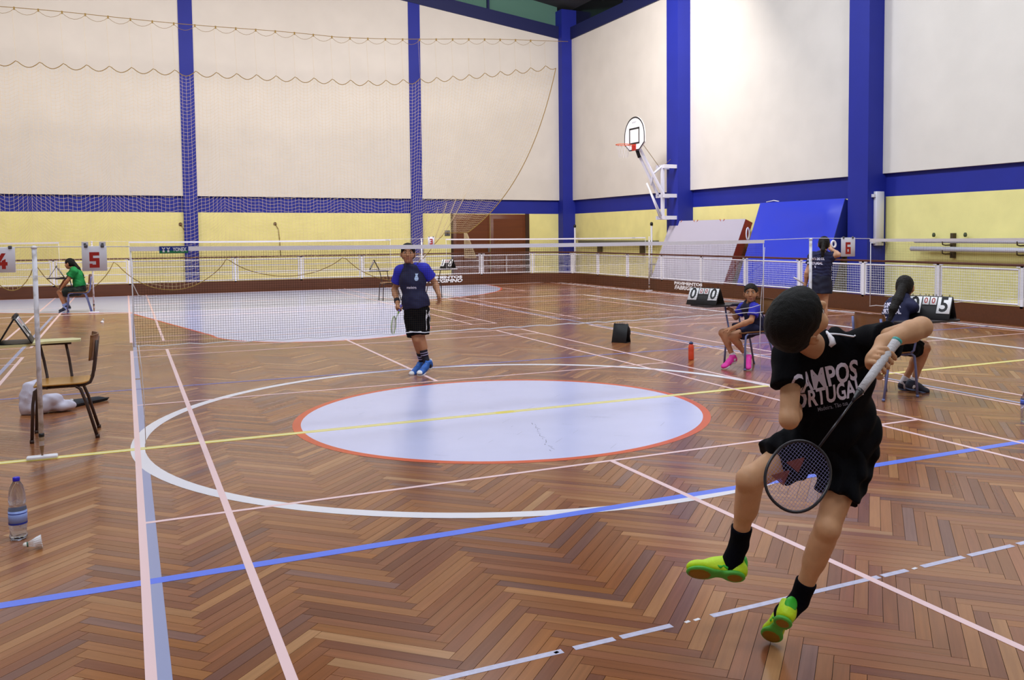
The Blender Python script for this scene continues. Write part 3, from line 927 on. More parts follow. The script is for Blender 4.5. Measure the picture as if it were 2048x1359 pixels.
# ================================================================== TABLET CHAIRS
def tablet_chair(x, y, rz, label, frame_m, seat_m, back_m, tablet_m, tab=True, tz=0.745):
    t = empty('tablet_chair', (x, y, 0), rz, label, 'chair', 'school chairs with writing tablets')
    for s in (-1, 1):
        mb = MB()
        mb.tube([(s * 0.205, 0.215, 0), (s * 0.19, 0.20, 0.30), (s * 0.185, 0.185, 0.405), (s * 0.18, 0.15, 0.428), (s * 0.18, 0.10, 0.432)], 0.0125, 8)
        mb.lathe([(0.0155, 0.0), (0.0155, 0.025)], Matrix.Translation((s * 0.205, 0.215, 0)), 8)
        mb.build('leg', frame_m, t)
        mb = MB()
        mb.tube([(s * 0.215, -0.245, 0), (s * 0.195, -0.175, 0.28), (s * 0.185, -0.135, 0.40), (s * 0.18, -0.10, 0.428), (s * 0.18, -0.05, 0.432)], 0.0125, 8)
        mb.lathe([(0.0155, 0.0), (0.0155, 0.025)], Matrix.Translation((s * 0.215, -0.245, 0)), 8)
        mb.build('leg', frame_m, t)
        mb = MB()
        mb.tube([(s * 0.165, 0.12, 0.428), (s * 0.165, -0.16, 0.430), (s * 0.170, -0.205, 0.45), (s * 0.178, -0.225, 0.50), (s * 0.185, -0.245, 0.64), (s * 0.185, -0.262, 0.79)], 0.0125, 8)
        mb.build('back_upright', frame_m, t)
    mb = MB()
    mb.tube([(-0.18, 0.10, 0.425), (0.18, 0.10, 0.425)], 0.011, 6); mb.tube([(-0.18, -0.10, 0.425), (0.18, -0.10, 0.425)], 0.011, 6)
    mb.build('cross_bar', frame_m, t)
    # seat
    mb = MB(); vs = []; fs = []; n = 10
    out = []
    for k in range(40):
        a = 2 * math.pi * k / 40
        ca, sa = math.cos(a), math.sin(a); e = 0.35
        out.append((0.205 * math.copysign(abs(ca) ** e, ca), 0.20 * math.copysign(abs(sa) ** e, sa)))
    def dip(px, py): return 0.444 - 0.010 * (1 - (px / 0.21) ** 2) + (0.012 * max(0, (-py - 0.12) / 0.08) ** 2) - 0.012 * max(0, (py - 0.12) / 0.08) ** 2
    rings_ = [0.0, 0.35, 0.7, 0.93, 1.0]
    for zoff in (0.013, 0.0):
        for rr in rings_[1:]:
            vs += [(px * rr, py * rr, dip(px * rr, py * rr) + zoff) for px, py in out]
    N = 40; K = len(rings_) - 1
    vs += [(0, 0, dip(0, 0) + 0.013), (0, 0, dip(0, 0))]
    c0, c1 = len(vs) - 2, len(vs) - 1
    for k in range(N):
        l = (k + 1) % N
        fs.append((c0, k, l)); fs.append((c1, K * N + l, K * N + k))
        for q in range(K - 1):
            fs.append((q * N + k, (q + 1) * N + k, (q + 1) * N + l, q * N + l))
            fs.append(((K + q) * N + l, (K + q + 1) * N + l, (K + q + 1) * N + k, (K + q) * N + k))
        fs.append(((K - 1) * N + k, (2 * K - 1) * N + k, (2 * K - 1) * N + l, (K - 1) * N + l))
    mb.add(vs, fs, True); mb.build('seat', seat_m, t)
    # curved backrest
    mb = MB(); vs = []; fs = []
    nx, nz = 12, 6
    for side in (0, 1):
        for i in range(nx + 1):
            for j in range(nz + 1):
                px = -0.205 + 0.41 * i / nx; f = j / nz
                shrink = 1 - 0.08 * abs(2 * f - 1) ** 4
                pz = 0.625 + 0.205 * f
                cy = -0.255 - 0.02 * f + 0.045 * (abs(px) / 0.205) ** 2 + (0.012 if side else 0.0)
                vs.append((px * shrink, cy, pz))
    A = (nx + 1) * (nz + 1)
    ix = lambda s, i, j: s * A + i * (nz + 1) + j
    for i in range(nx):
        for j in range(nz):
            fs.append((ix(0, i, j), ix(0, i + 1, j), ix(0, i + 1, j + 1), ix(0, i, j + 1)))
            fs.append((ix(1, i, j), ix(1, i, j + 1), ix(1, i + 1, j + 1), ix(1, i + 1, j)))
    for i in range(nx):
        for j in (0, nz): fs.append((ix(0, i, j), ix(1, i, j), ix(1, i + 1, j), ix(0, i + 1, j)))
    for j in range(nz):
        for i in (0, nx): fs.append((ix(0, i, j), ix(0, i, j + 1), ix(1, i, j + 1), ix(1, i, j)))
    mb.add(vs, fs, True); mb.build('backrest', back_m, t)
    if tab:
        for ya, yb in ((0.12, 0.17), (-0.06, -0.02)):
            mb = MB(); mb.tube([(0.18, ya, 0.432), (0.235, ya + 0.005, 0.47), (0.25, (ya + yb) / 2, 0.6), (0.25, yb, tz - 0.015)], 0.011, 8)
            mb.build('tablet_support', frame_m, t)
        mb = MB(); mb.tube([(0.25, -0.06, tz - 0.012), (0.25, 0.45, tz - 0.012)], 0.010, 6); mb.build('tablet_rail', frame_m, t)
        mb = MB()
        pl = [(0.33, -0.13), (0.40, -0.06), (0.40, 0.56), (0.36, 0.60), (0.06, 0.60), (0.02, 0.56), (0.02, 0.27), (0.17, 0.12), (0.19, -0.10), (0.22, -0.13)]
        mb.prism(pl, tz, tz + 0.018); mb.build('writing_tablet', tablet_m, t)
    return t
M_FBR = mat('brown_tube', '#3d2a24', 0.4)
M_FBL = mat('blue_grey_tube', '#6f78a8', 0.35, 0.2)
M_PLY = wood_mat('ply_honey', '#c08a3c', 0, 0.35, scale=0.6, dark=0.8)
M_PLYD = wood_mat('ply_brown', '#8a5c30', 0, 0.35, scale=0.6, dark=0.7)
M_TABL = mat('tablet_cream', '#d8cf9a', 0.4)
M_TABD = mat('tablet_dark', '#3a3436', 0.45)
M_TABW = mat('tablet_pale', '#c6c4cc', 0.4)
tablet_chair(-3.56, 0.82, math.pi / 2, 'wooden tablet chair with dark brown legs and empty honey seat behind the left net post', M_FBR, M_PLY, M_PLYD, M_TABL)
tablet_chair(3.66, 1.17, math.pi / 2, 'blue grey tablet chair under the seated girl in pink shoes', M_FBL, M_PLYD, M_PLYD, M_TABD)
tablet_chair(3.64, -1.03, -math.pi / 2, 'blue grey tablet chair under the girl with the long ponytail', M_FBL, M_PLYD, M_PLYD, M_TABD)
tablet_chair(-4.02, 14.85, math.pi / 2, 'blue grey chair under the person in green at the far left', M_FBL, M_PLYD, M_PLYD, M_TABD)
tablet_chair(4.15, 15.25, -math.pi / 2, 'distant tablet chair behind the hand of the boy in blue', M_FBR, M_PLYD, M_PLYD, M_TABW)
scoreboard(-3.895, 1.045, 0.765, math.radians(92), 'black flip scoreboard seen edge-on, standing on the empty left chair tablet', digits=('0', '0'))
scoreboard(3.20, 1.42, 0.765, math.radians(-62), 'black flip scoreboard showing zero and zero beside the girl in pink shoes', w=0.40, h=0.20)
scoreboard(4.06, -1.20, 0.765, math.radians(-66), 'black flip scoreboard with a 5 card beside the ponytail girl', w=0.42, digits=('0', '5'), h=0.22)
scoreboard(-4.44, 15.1, 0.765, math.radians(92), 'far black flip scoreboard seen edge-on before the person in green', h=0.24, d=0.30)
scoreboard(4.55, 15.07, 0.765, math.radians(-55), 'far flip scoreboard with white cards, right of the boy in blue', w=0.36, h=0.24, digits=('1', '0'))
scoreboard(3.58, 4.15, 0.0, math.radians(125), 'small black flip scoreboard standing alone on the floor right of centre', w=0.24, h=0.28, d=0.17)
tablet_chair(2.92, 14.9, math.pi / 2, 'distant tablet chair hidden behind the boy in blue', M_FBR, M_PLYD, M_PLYD, M_TABW)
scoreboard(2.60, 15.1, 0.765, math.radians(-100), 'far flip scoreboard peeking out left of the boy in blue', w=0.36, h=0.24)

# ================================================================== SHUTTLECOCKS, BOTTLES, BAG
def shuttle(x, y, rz, tilt, label):
    t = empty('shuttlecock', (x, y, 0.0), rz, label, 'shuttlecock', 'shuttlecocks on the floor')
    T = Matrix.Translation((0, 0, 0.0325)) @ Euler((0, math.radians(tilt), 0)).to_matrix().to_4x4() @ Matrix.Translation((0, 0, -0.045))
    mb = MB(); mb.lathe([(0.002, 0.0), (0.009, 0.002), (0.0125, 0.008), (0.013, 0.022)], T, 14); mb.build('cork', mat('cork_white', '#e8e4e0', 0.5), t)
    mb = MB(); mb.lathe([(0.0134, 0.018), (0.0134, 0.024)], T, 14); mb.build('band', mat('cork_band', '#3a6a5a', 0.5), t)
    Mf = mat('feather', '#eceaf0', 0.8)
    for k in range(16):
        a = 2 * math.pi * k / 16
        def P3(r, dz, da): return T @ Vector((r * math.cos(a + da), r * math.sin(a + da), dz))
        mb = MB()
        vs = [P3(0.010, 0.022, 0), P3(0.0185, 0.045, -0.06), P3(0.026, 0.062, -0.22), P3(0.0318, 0.082, -0.24), P3(0.033, 0.087, 0.0), P3(0.0315, 0.082, 0.22), P3(0.0255, 0.062, 0.18), P3(0.0185, 0.045, 0.06)]
        v2 = [v + (T.to_3x3() @ Vector((math.cos(a), math.sin(a), 0))) * 0.0006 for v in vs]
        n = 8
        mb.add(vs + v2, [tuple(range(n)), tuple(range(2 * n - 1, n - 1, -1))] + [(i, i + n, (i + 1) % n + n, (i + 1) % n) for i in range(n)])
        mb.build('feather', Mf, t)
    return t
shuttle(-3.545, -2.20, math.radians(186), -84, 'white feather shuttlecock lying beside the tall water bottle')
shuttle(-3.50, 11.85, math.radians(60), -150, 'small distant white shuttlecock on the floor behind the left chair')

def clear_mat(name, col, rough=0.06):
    return mat(name, col, rough, trans=1.0, ior=1.22, spec=0.9, coat=0.8)
def bottle(x, y, h, label, prof, cap_prof, lab, cap_m, body_m, lab_m, water=None, name='water_bottle'):
    t = empty(name, (x, y, 0), 0.3, label, 'bottle', None)
    S = h
    mb = MB(); mb.lathe([(r * S, z * S) for r, z in prof], n=28); mb.build('body', body_m, t)
    mb = MB(); mb.lathe([(r * S, z * S) for r, z in cap_prof], n=24); mb.build('cap', cap_m, t)
    if lab:
        mb = MB(); mb.lathe([(lab[0] * S * 1.012, lab[1] * S), (lab[0] * S * 1.012, lab[2] * S), (lab[0] * S * 0.98, lab[2] * S)], n=28, cap0=True, cap1=True); lo = mb.build('label', lab_m, t)
        mb = MB()
        mb.lathe([(lab[0] * S * 1.018, (lab[1] + 0.002) * S), (lab[0] * S * 1.018, (lab[1] + 0.03) * S)], n=28, cap0=False, cap1=False)
        mb.lathe([(lab[0] * S * 1.018, (lab[2] - 0.05) * S), (lab[0] * S * 1.018, (lab[2] - 0.035) * S)], n=28, cap0=False, cap1=False)
        mb.build('label_band', mat('label_navy', '#2436a0', 0.4), lo)
    if water:
        mb = MB(); mb.lathe([(r * S, z * S) for r, z in water], n=24); mb.build('water', clear_mat('water_blue', '#b8d0f0'), t)
    return t
PB = [(0.06, 0.0), (0.105, 0.008), (0.128, 0.035), (0.130, 0.07), (0.120, 0.10), (0.120, 0.17), (0.130, 0.20), (0.132, 0.25), (0.132, 0.42), (0.132, 0.49), (0.120, 0.535), (0.106, 0.555),
      (0.120, 0.575), (0.124, 0.62), (0.122, 0.70), (0.112, 0.78), (0.090, 0.86), (0.060, 0.915), (0.045, 0.935), (0.045, 0.945)]
bottle(-3.63, -1.97, 0.335, 'tall clear water bottle with blue cap and label standing at lower left', PB,
       [(0.050, 0.94), (0.052, 0.945), (0.052, 0.99), (0.046, 1.0)], (0.132, 0.25, 0.47), mat('cap_blue', '#2a22c8', 0.4), clear_mat('bottle_clear', '#d4e2ff'), mat('label_pale_blue', '#8fa6e8', 0.4))
PB2 = [(0.08, 0.0), (0.14, 0.01), (0.158, 0.05)] + [(0.158 - 0.008 * (i % 2), 0.08 + 0.035 * i) for i in range(14)] + [(0.16, 0.60), (0.16, 0.78), (0.14, 0.85), (0.09, 0.93), (0.07, 0.95)]
bottle(3.735, -2.50, 0.25, 'clear ribbed water bottle with blue label cut by the right picture edge', PB2,
       [(0.075, 0.945), (0.075, 1.0), (0.06, 1.01)], (0.160, 0.61, 0.77), mat('cap_maroon', '#5a1c26', 0.4), clear_mat('bottle_clear', '#d4e2ff'), mat('label_mid_blue', '#5a76e0', 0.4))
PO = [(0.10, 0.0), (0.145, 0.01), (0.155, 0.04), (0.155, 0.42), (0.148, 0.46), (0.155, 0.50), (0.155, 0.70), (0.14, 0.79), (0.10, 0.86), (0.095, 0.88)]
bottle(3.42, 2.05, 0.235, 'orange sports bottle with dark blue lid standing near the far sideline', PO,
       [(0.105, 0.87), (0.115, 0.88), (0.115, 0.95), (0.09, 0.965), (0.05, 0.97), (0.05, 1.0)], None, mat('lid_navy', '#2a3c6a', 0.4), mat('orange_plastic', '#f0583a', 0.35), None, name='sports_bottle')

# racket cover and towel on the floor behind the left chair
cv = empty('racket_cover', (-3.62, 2.25, 0), math.radians(28), label='black padded racket cover lying on the floor behind the left chair', cat='bag')
mb = MB(); poly = []
for k in range(40):
    a = 2 * math.pi * k / 40
    r = 0.135 + 0.02 * math.cos(2 * a)
    px, py = r * math.cos(a), r * 0.9 * math.sin(a)
    if px > 0.05: py *= max(0.28, 1 - (px - 0.05) * 6)
    if px > 0.08: px = 0.08 + (px - 0.08) * 4.2
    poly.append((px, py))
lo_, hi_ = [], []
n = len(poly); vs = [(x, y, 0.004) for x, y in poly] + [(x * 1.03, y * 1.03, 0.025) for x, y in poly] + [(x * 0.8, y * 0.8, 0.055) for x, y in poly] + [(x * 0.3, y * 0.3, 0.062) for x, y in poly]
fs = [tuple(range(n - 1, -1, -1)), tuple(range(3 * n, 4 * n))] + [(q * n + i, q * n + (i + 1) % n, (q + 1) * n + (i + 1) % n, (q + 1) * n + i) for q in range(3) for i in range(n)]
mb.add(vs, fs, True); mb.build('shell', mat('black_nylon', '#22222a', 0.6, bump=0.2, bscale=60), cv)
mb = MB(); mb.tube([(x * 1.03, y * 1.03, 0.027) for x, y in poly], 0.006, 6, closed=True); mb.build('piping', M_BLACK, cv)
mb = MB()
for ox in (-0.045, 0.025):
    mb.prism([(ox, -0.05), (ox + 0.02, -0.05), (ox + 0.055, 0.045), (ox + 0.03, 0.045)], 0.0595, 0.0625)
    mb.prism([(ox - 0.02, 0.045), (ox + 0.0, 0.045), (ox + 0.025, 0.0), (ox + 0.012, -0.01)], 0.0595, 0.0625)
mb.build('emblem', mat('grey_print', '#c4c4cc', 0.5), cv)

# ================================================================== ALONG THE RIGHT WALL
# grey crash mat with red sides, leaning
def leaning_mat(y0, y1, top_x, top_z, bot_x, th, name, label, face_m, side_m, wr, cover=None):
    t = empty(name, (bot_x, (y0 + y1) / 2, 0), label=label, cat='mat')
    dn = Vector((bot_x - top_x, 0, -top_z)); L = dn.length; dn.normalize()
    nr = Vector((dn.z, 0, -dn.x))           # towards the court (-x) and up
    if nr.x > 0: nr = -nr
    o = Vector((top_x, y0, top_z))
    ny, nz = 36, 24
    mb = MB(); vs = []; fs = []
    for j in range(nz + 1):
        for i in range(ny + 1):
            f, g = i / ny, j / nz
            w = max(0.0, wr(f, g)) * min(1, 9 * f * (1 - f)) * min(1, 9 * g * (1 - g))
            p = o + Vector((0, (y1 - y0) * f, 0)) + dn * (L * g) + nr * (0.012 + w)
            vs.append(p)
    fs = [(j * (ny + 1) + i, j * (ny + 1) + i + 1, (j + 1) * (ny + 1) + i + 1, (j + 1) * (ny + 1) + i) for j in range(nz) for i in range(ny)]
    mb.add(vs, fs, True); mb.build('face_sheet', face_m, t, True)
    mb = MB(); M = frame_M(o, Vector((0, 1, 0)), dn, nr)
    mb.rbox((0, 0, -th), (y1 - y0, L, 0.008), 0.02, 2, M); mb.build('block', side_m, t, True)
    return t, o, dn, nr, L
gm, o, dn, nr, L = leaning_mat(12.15, 15.85, 12.02, 2.02, 11.18, 0.26, 'crash_mat', 'pale grey crash mat with red sides leaning against the wall under the basket',
    mat('grey_vinyl', '#b9b4c6', 0.45), mat('red_vinyl', '#8c2a22', 0.5), lambda f, g: 0.010 * (1 + math.sin(30 * g + 14 * f)) * math.exp(-7 * f))
for yy in (13.2, 14.5, 15.35):
    mb = MB(); mb.tube([(12.0, yy + 0.10 * math.cos(a), 2.04 - 0.07 * math.sin(a)) for a in np.linspace(0, math.pi, 9)], 0.012, 6); mb.build('handle_loop', mat('orange_strap', '#b4582a', 0.6), gm, True)
bm_, o, dn, nr, L = leaning_mat(8.35, 11.45, 11.96, 2.42, 11.10, 0.38, 'crash_mat', 'big royal blue vinyl crash mat leaning against the wall behind the standing girl',
    mat('blue_vinyl', '#2c3fd0', 0.4), mat('blue_vinyl_shaded', '#1a2470', 0.5), lambda f, g: 0.05 * (0.6 + 0.5 * math.sin(9 * g + 4.2 * f)) + 0.02 * (1 + math.sin(17 * g - 7 * f)) * (1 - f))  # block in a darker blue: shade on the mat's sides put into the colour
mb = MB(); mb.tube([(11.95, 11.2, 2.44), (11.95, 10.9, 2.47), (11.95, 10.7, 2.44)], 0.012, 6); mb.build('handle_loop', M_WHITEP, bm_, True)
mb = MB(); mb.tube([(11.60 + 0.05 * math.sin(a), 11.52, 1.62 + 0.16 * math.cos(a)) for a in np.linspace(0, 2 * math.pi, 13)[:-1]], 0.018, 6, closed=True); mb.build('handle_ring', M_WHITEP, bm_, True)

# swing-up basketball unit on the first column
bk = empty('basketball_hoop', (11.95, 15.7, 2.0), label='swung-up basketball hoop with white fan backboard and steel arm on a blue column', cat='hoop')
ST = mat('white_steel', '#dcdcea', 0.35)
mb = MB()
mb.box((11.55, 15.62, 2.12), (11.63, 15.72, 3.72))
mb.build('upright', ST, bk, True)
for z in (2.12, 2.78, 3.66):
    mb = MB(); mb.box((11.50, 15.42, z - 0.05), (11.945, 15.50, z + 0.06)); mb.box((11.50, 15.84, z - 0.05), (11.945, 15.92, z + 0.06)); mb.box((11.56, 15.45, z - 0.04), (11.64, 15.9, z + 0.05))
    mb.build('bracket', ST, bk, True)
mb = MB()
A, B = Vector((11.52, 15.67, 2.55)), Vector((10.82, 15.90, 4.22))
mb.tube([A + Vector((0, -0.16, 0.28)), B + Vector((0.02, -0.10, 0.02))], 0.045, 4); mb.tube([A + Vector((0, 0.16, 0.28)), B + Vector((0.02, 0.10, 0.02))], 0.045, 4)
mb.build('arm', ST, bk, True)
mb = MB()
mb.tube([A + Vector((0.02, 0, -0.35)), A + Vector((-0.42, 0.12, 0.62))], 0.03, 6); mb.tube([(11.6, 15.67, 3.7), (11.3, 15.75, 3.45), (11.25, 15.77, 3.1)], 0.035, 6)
mb.tube([(11.5, 15.67, 2.12), (11.15, 15.7, 2.95)], 0.028, 6)
mb.build('stay', ST, bk, True)
mb = MB(); mb.tube([(11.5, 15.7, 3.65), (10.86, 15.9, 4.55)], 0.008, 5); mb.tube([(11.9, 15.7, 3.9), (11.3, 15.78, 3.4)], 0.006, 5); mb.build('cable', M_TAN, bk, True)
mb = MB(); mb.tube([B + Vector((0.10, 0, -0.28)), B + Vector((-0.02, 0, 0.02))], 0.06, 6); mb.build('arm_head', M_BLACK, bk, True)
bx, byc = 10.74, 15.90
fan = []
for k in range(21):
    a = math.pi * k / 20
    fan.append((0.60 * math.cos(a), 0.05 + 0.62 * math.sin(a) ** 0.9 + 0.18))
fan = [(0.60, 0.05)] + fan + [(-0.60, 0.05), (-0.30, -0.16), (0.30, -0.16)]
fan = [(px, pz + 4.30) for px, pz in fan]
MF = frame_M(Vector((bx, byc, 0)), Vector((0, -1, 0)), Vector((0, 0, 1)), Vector((-1, 0, 0)))
mb = MB(); mb.prism(fan, -0.03, 0.0, MF); mb.build('backboard', M_WHITEP, bk, True)
mb = MB()
cxm = sum(p[0] for p in fan) / len(fan); czm = 4.30 + 0.28
inn = [((px) * 0.925, czm + (pz - czm) * 0.925) for px, pz in fan]
n = len(fan)
mb.add([MF @ Vector((px, pz, 0.001)) for px, pz in fan] + [MF @ Vector((px, pz, 0.003)) for px, pz in inn], [(i, (i + 1) % n, n + (i + 1) % n, n + i) for i in range(n)])
for (xa, za, xb, zb) in ((-0.30, 4.36, -0.25, 4.82), (0.25, 4.36, 0.30, 4.82), (-0.30, 4.77, 0.30, 4.82), (-0.30, 4.33, 0.30, 4.38)):
    mb.box((xa, za, 0.001), (xb, zb, 0.004), MF)
mb.build('backboard_border', M_BLACK, bk, True)
text_obj('backboard_mark', 'BASKET', 0.075, MF @ Matrix.Translation((0, 4.98, 0.002)), mat('faded_print', '#9aa0ac', 0.7), bk, True)
OR_ = mat('orange_metal', '#d85a2a', 0.4)
mb = MB(); mb.tube([(bx - 0.38 + 0.225 * math.cos(a), byc + 0.225 * math.sin(a), 4.30) for a in np.linspace(0, 2 * math.pi, 25)[:-1]], 0.012, 6, closed=True)
mb.tube([(bx - 0.01, byc - 0.09, 4.28), (bx - 0.19, byc - 0.12, 4.30)], 0.010, 5); mb.tube([(bx - 0.01, byc + 0.09, 4.28), (bx - 0.19, byc + 0.12, 4.30)], 0.010, 5)
mb.build('rim', OR_, bk, True)
mb = MB(); mb.box((bx - 0.03, byc - 0.10, 4.14), (bx - 0.004, byc + 0.10, 4.33)); mb.build('rim_plate', M_RED, bk, True)
mb = MB()
for k in range(12):
    a = 2 * math.pi * k / 12
    for da in (-0.26, 0.26):
        mb.tube([(bx - 0.38 + 0.225 * math.cos(a), byc + 0.225 * math.sin(a), 4.29), (bx - 0.38 + 0.17 * math.cos(a + da), byc + 0.17 * math.sin(a + da), 4.12), (bx - 0.38 + 0.13 * math.cos(a + 2 * da), byc + 0.13 * math.sin(a + 2 * da), 3.92)], 0.003, 3)
mb.build('hoop_net', M_ROPE, bk, True)

# white metal guide rail on the second column
t = empty('guide_rail', (12.2, 7.62, 1.3), label='white metal guide rail fixed upright to the second blue column', cat='rail')
mb = MB(); mb.rbox((12.12, 7.54, 1.33), (12.36, 7.635, 2.55), 0.008, 1); mb.build('channel', ST, t, True)
for z in (1.38, 2.42):
    mb = MB(); mb.box((12.05, 7.56, z), (12.13, 7.63, z + 0.07)); mb.build('lug', ST, t, True)
mb = MB(); mb.tube([(12.30, 7.53, 1.40), (12.36, 7.50, 1.48), (12.42, 7.52, 1.42), (12.45, 7.55, 1.42)], 0.02, 6); mb.build('crank', mat('olive_metal', '#4a5238', 0.5), t, True)

# stored poles on wall brackets
DK = mat('dark_bracket', '#4a3c28', 0.6)
for z, y0, r, lb in ((1.27, 6.62, 0.052, 'lower white pole stored on the right wall brackets'), (1.44, 6.52, 0.046, 'upper white pole stored on the right wall brackets')):
    mb = MB(); mb.tube([(12.22, y0, z), (12.22, -0.4, z - 0.02)], r, 12); tag(mb.build('stored_pole', ST), lb, 'pole', 'poles stored on the right wall')
for yy, lb in ((5.72, 'dark wall bracket holding two white poles, further one'), (3.98, 'dark wall bracket holding two white poles, nearer one')):
    t = empty('wall_bracket', (12.42, yy, 1.1), label=lb, cat='bracket', group='brackets of the stored poles')
    mb = MB(); mb.box((12.40, yy - 0.035, 1.08), (12.52, yy + 0.035, 1.60)); mb.build('plate', DK, t, True)
    for z in (1.20, 1.385):
        mb = MB(); mb.tube([(12.45, yy, z - 0.03), (12.22, yy, z - 0.035), (12.14, yy, z - 0.02), (12.13, yy, z + 0.05)], 0.014, 6); mb.build('hook', DK, t, True)
for yy, lb in ((6.18, 'small dark knob above the upper stored pole'), (5.38, 'small grey knob above the upper stored pole')):
    mb = MB(); mb.lathe([(0.02, 0), (0.035, 0.02), (0.035, 0.06), (0.02, 0.09)], Matrix.Translation((12.40, yy, 1.52)), 10); tag(mb.build('wall_knob', mat('olive_metal', '#4a5238', 0.5)), lb, 'knob')  # small knobs above the stored poles
# beam and two poles near the corner
mb = MB(); mb.rbox((12.22, 17.1, 1.33), (12.36, 22.6, 1.43), 0.01, 1); bt = mb.build('stored_beam', mat('grey_green_beam', '#6c6c58', 0.5)); tag(bt, 'long grey green beam stored on the wall right of the corner column', 'beam')
for yy in (18.2, 21.2):
    mb = MB(); mb.box((12.3, yy - 0.03, 1.0), (12.5, yy + 0.03, 1.33)); mb.build('bracket', DK, bt)
for yy, lb in ((22.72, 'white pole with black cap standing by the corner column'), (17.22, 'white pole with black cap standing near the first blue column')):
    t = empty('marker_pole', (12.15, yy, 0), label=lb, cat='pole', group='white marker poles')
    mb = MB(); mb.tube([(0, 0, 0.02), (0, 0, 1.93)], 0.032, 10); mb.build('pole', ST, t)
    mb = MB(); mb.lathe([(0.045, 1.91), (0.05, 1.95), (0.045, 2.0), (0.02, 2.02)], n=10); mb.build('cap', M_BLACK, t)
    mb = MB(); mb.lathe([(0.12, 0.0), (0.12, 0.02), (0.04, 0.035)], n=14); mb.build('foot', ST, t)
# stool behind the barrier
t = empty('low_stool', (12.0, 16.45, 0), 0, 'small grey stool behind the right barrier below the pole', 'stool')
mb = MB(); mb.rbox((-0.18, -0.42, 0.66), (0.18, 0.42, 0.70), 0.01, 1); mb.build('top', mat('grey_laminate', '#8a8690', 0.5), t)
for sx in (-0.15, 0.15):
    for sy in (-0.36, 0.36):
        mb = MB(); mb.tube([(sx, sy, 0), (sx, sy, 0.66)], 0.016, 6); mb.build('leg', mat('olive_tube', '#6a6a4a', 0.5), t)
mb = MB(); mb.tube([(-0.15, -0.36, 0.3), (-0.15, 0.36, 0.3)], 0.012, 6); mb.tube([(0.15, -0.36, 0.3), (0.15, 0.36, 0.3)], 0.012, 6); mb.build('rung', mat('olive_tube', '#6a6a4a', 0.5), t)

# hooks with cords and the switch on the back wall
for x, z, lb in ((1.45, 2.07, 'dark wall hook with a trailing cord on the yellow back wall'), (-1.46, 2.06, 'dark wall hook with a short cord beside the left blue column')):
    t = empty('wall_hook', (x, WY, z), label=lb, cat='hook', group='hooks on the back wall')
    mb = MB(); mb.lathe([(0.05, 0.0), (0.055, 0.03), (0.03, 0.05)], frame_M(Vector((0, 0, 0)), Vector((1, 0, 0)), Vector((0, 0, 1)), Vector((0, -1, 0))), 12); mb.build('disc', mat('hook_brown', '#5a3c22', 0.6), t)
    e = 1.1 if x > 0 else 0.6
    mb = MB(); mb.tube([(0.0, -0.04, 0), (0.10, -0.03, -0.18), (0.13, -0.03, -0.5), (0.16, -0.03, -e)], 0.012, 5); mb.build('cord', M_TAN, t)
t = empty('wall_switch', (7.48, WY, 1.73), label='small grey switch plate on the yellow wall left of the door', cat='switch')
mb = MB(); mb.rbox((-0.10, -0.03, -0.10), (0.10, 0.0, 0.10), 0.008, 1); mb.build('plate', mat('grey_plate', '#6a6a72', 0.5), t)
mb = MB(); mb.rbox((-0.03, -0.042, -0.05), (0.03, -0.028, 0.05), 0.004, 1); mb.build('rocker', mat('dark_grey', '#44444a', 0.5), t)
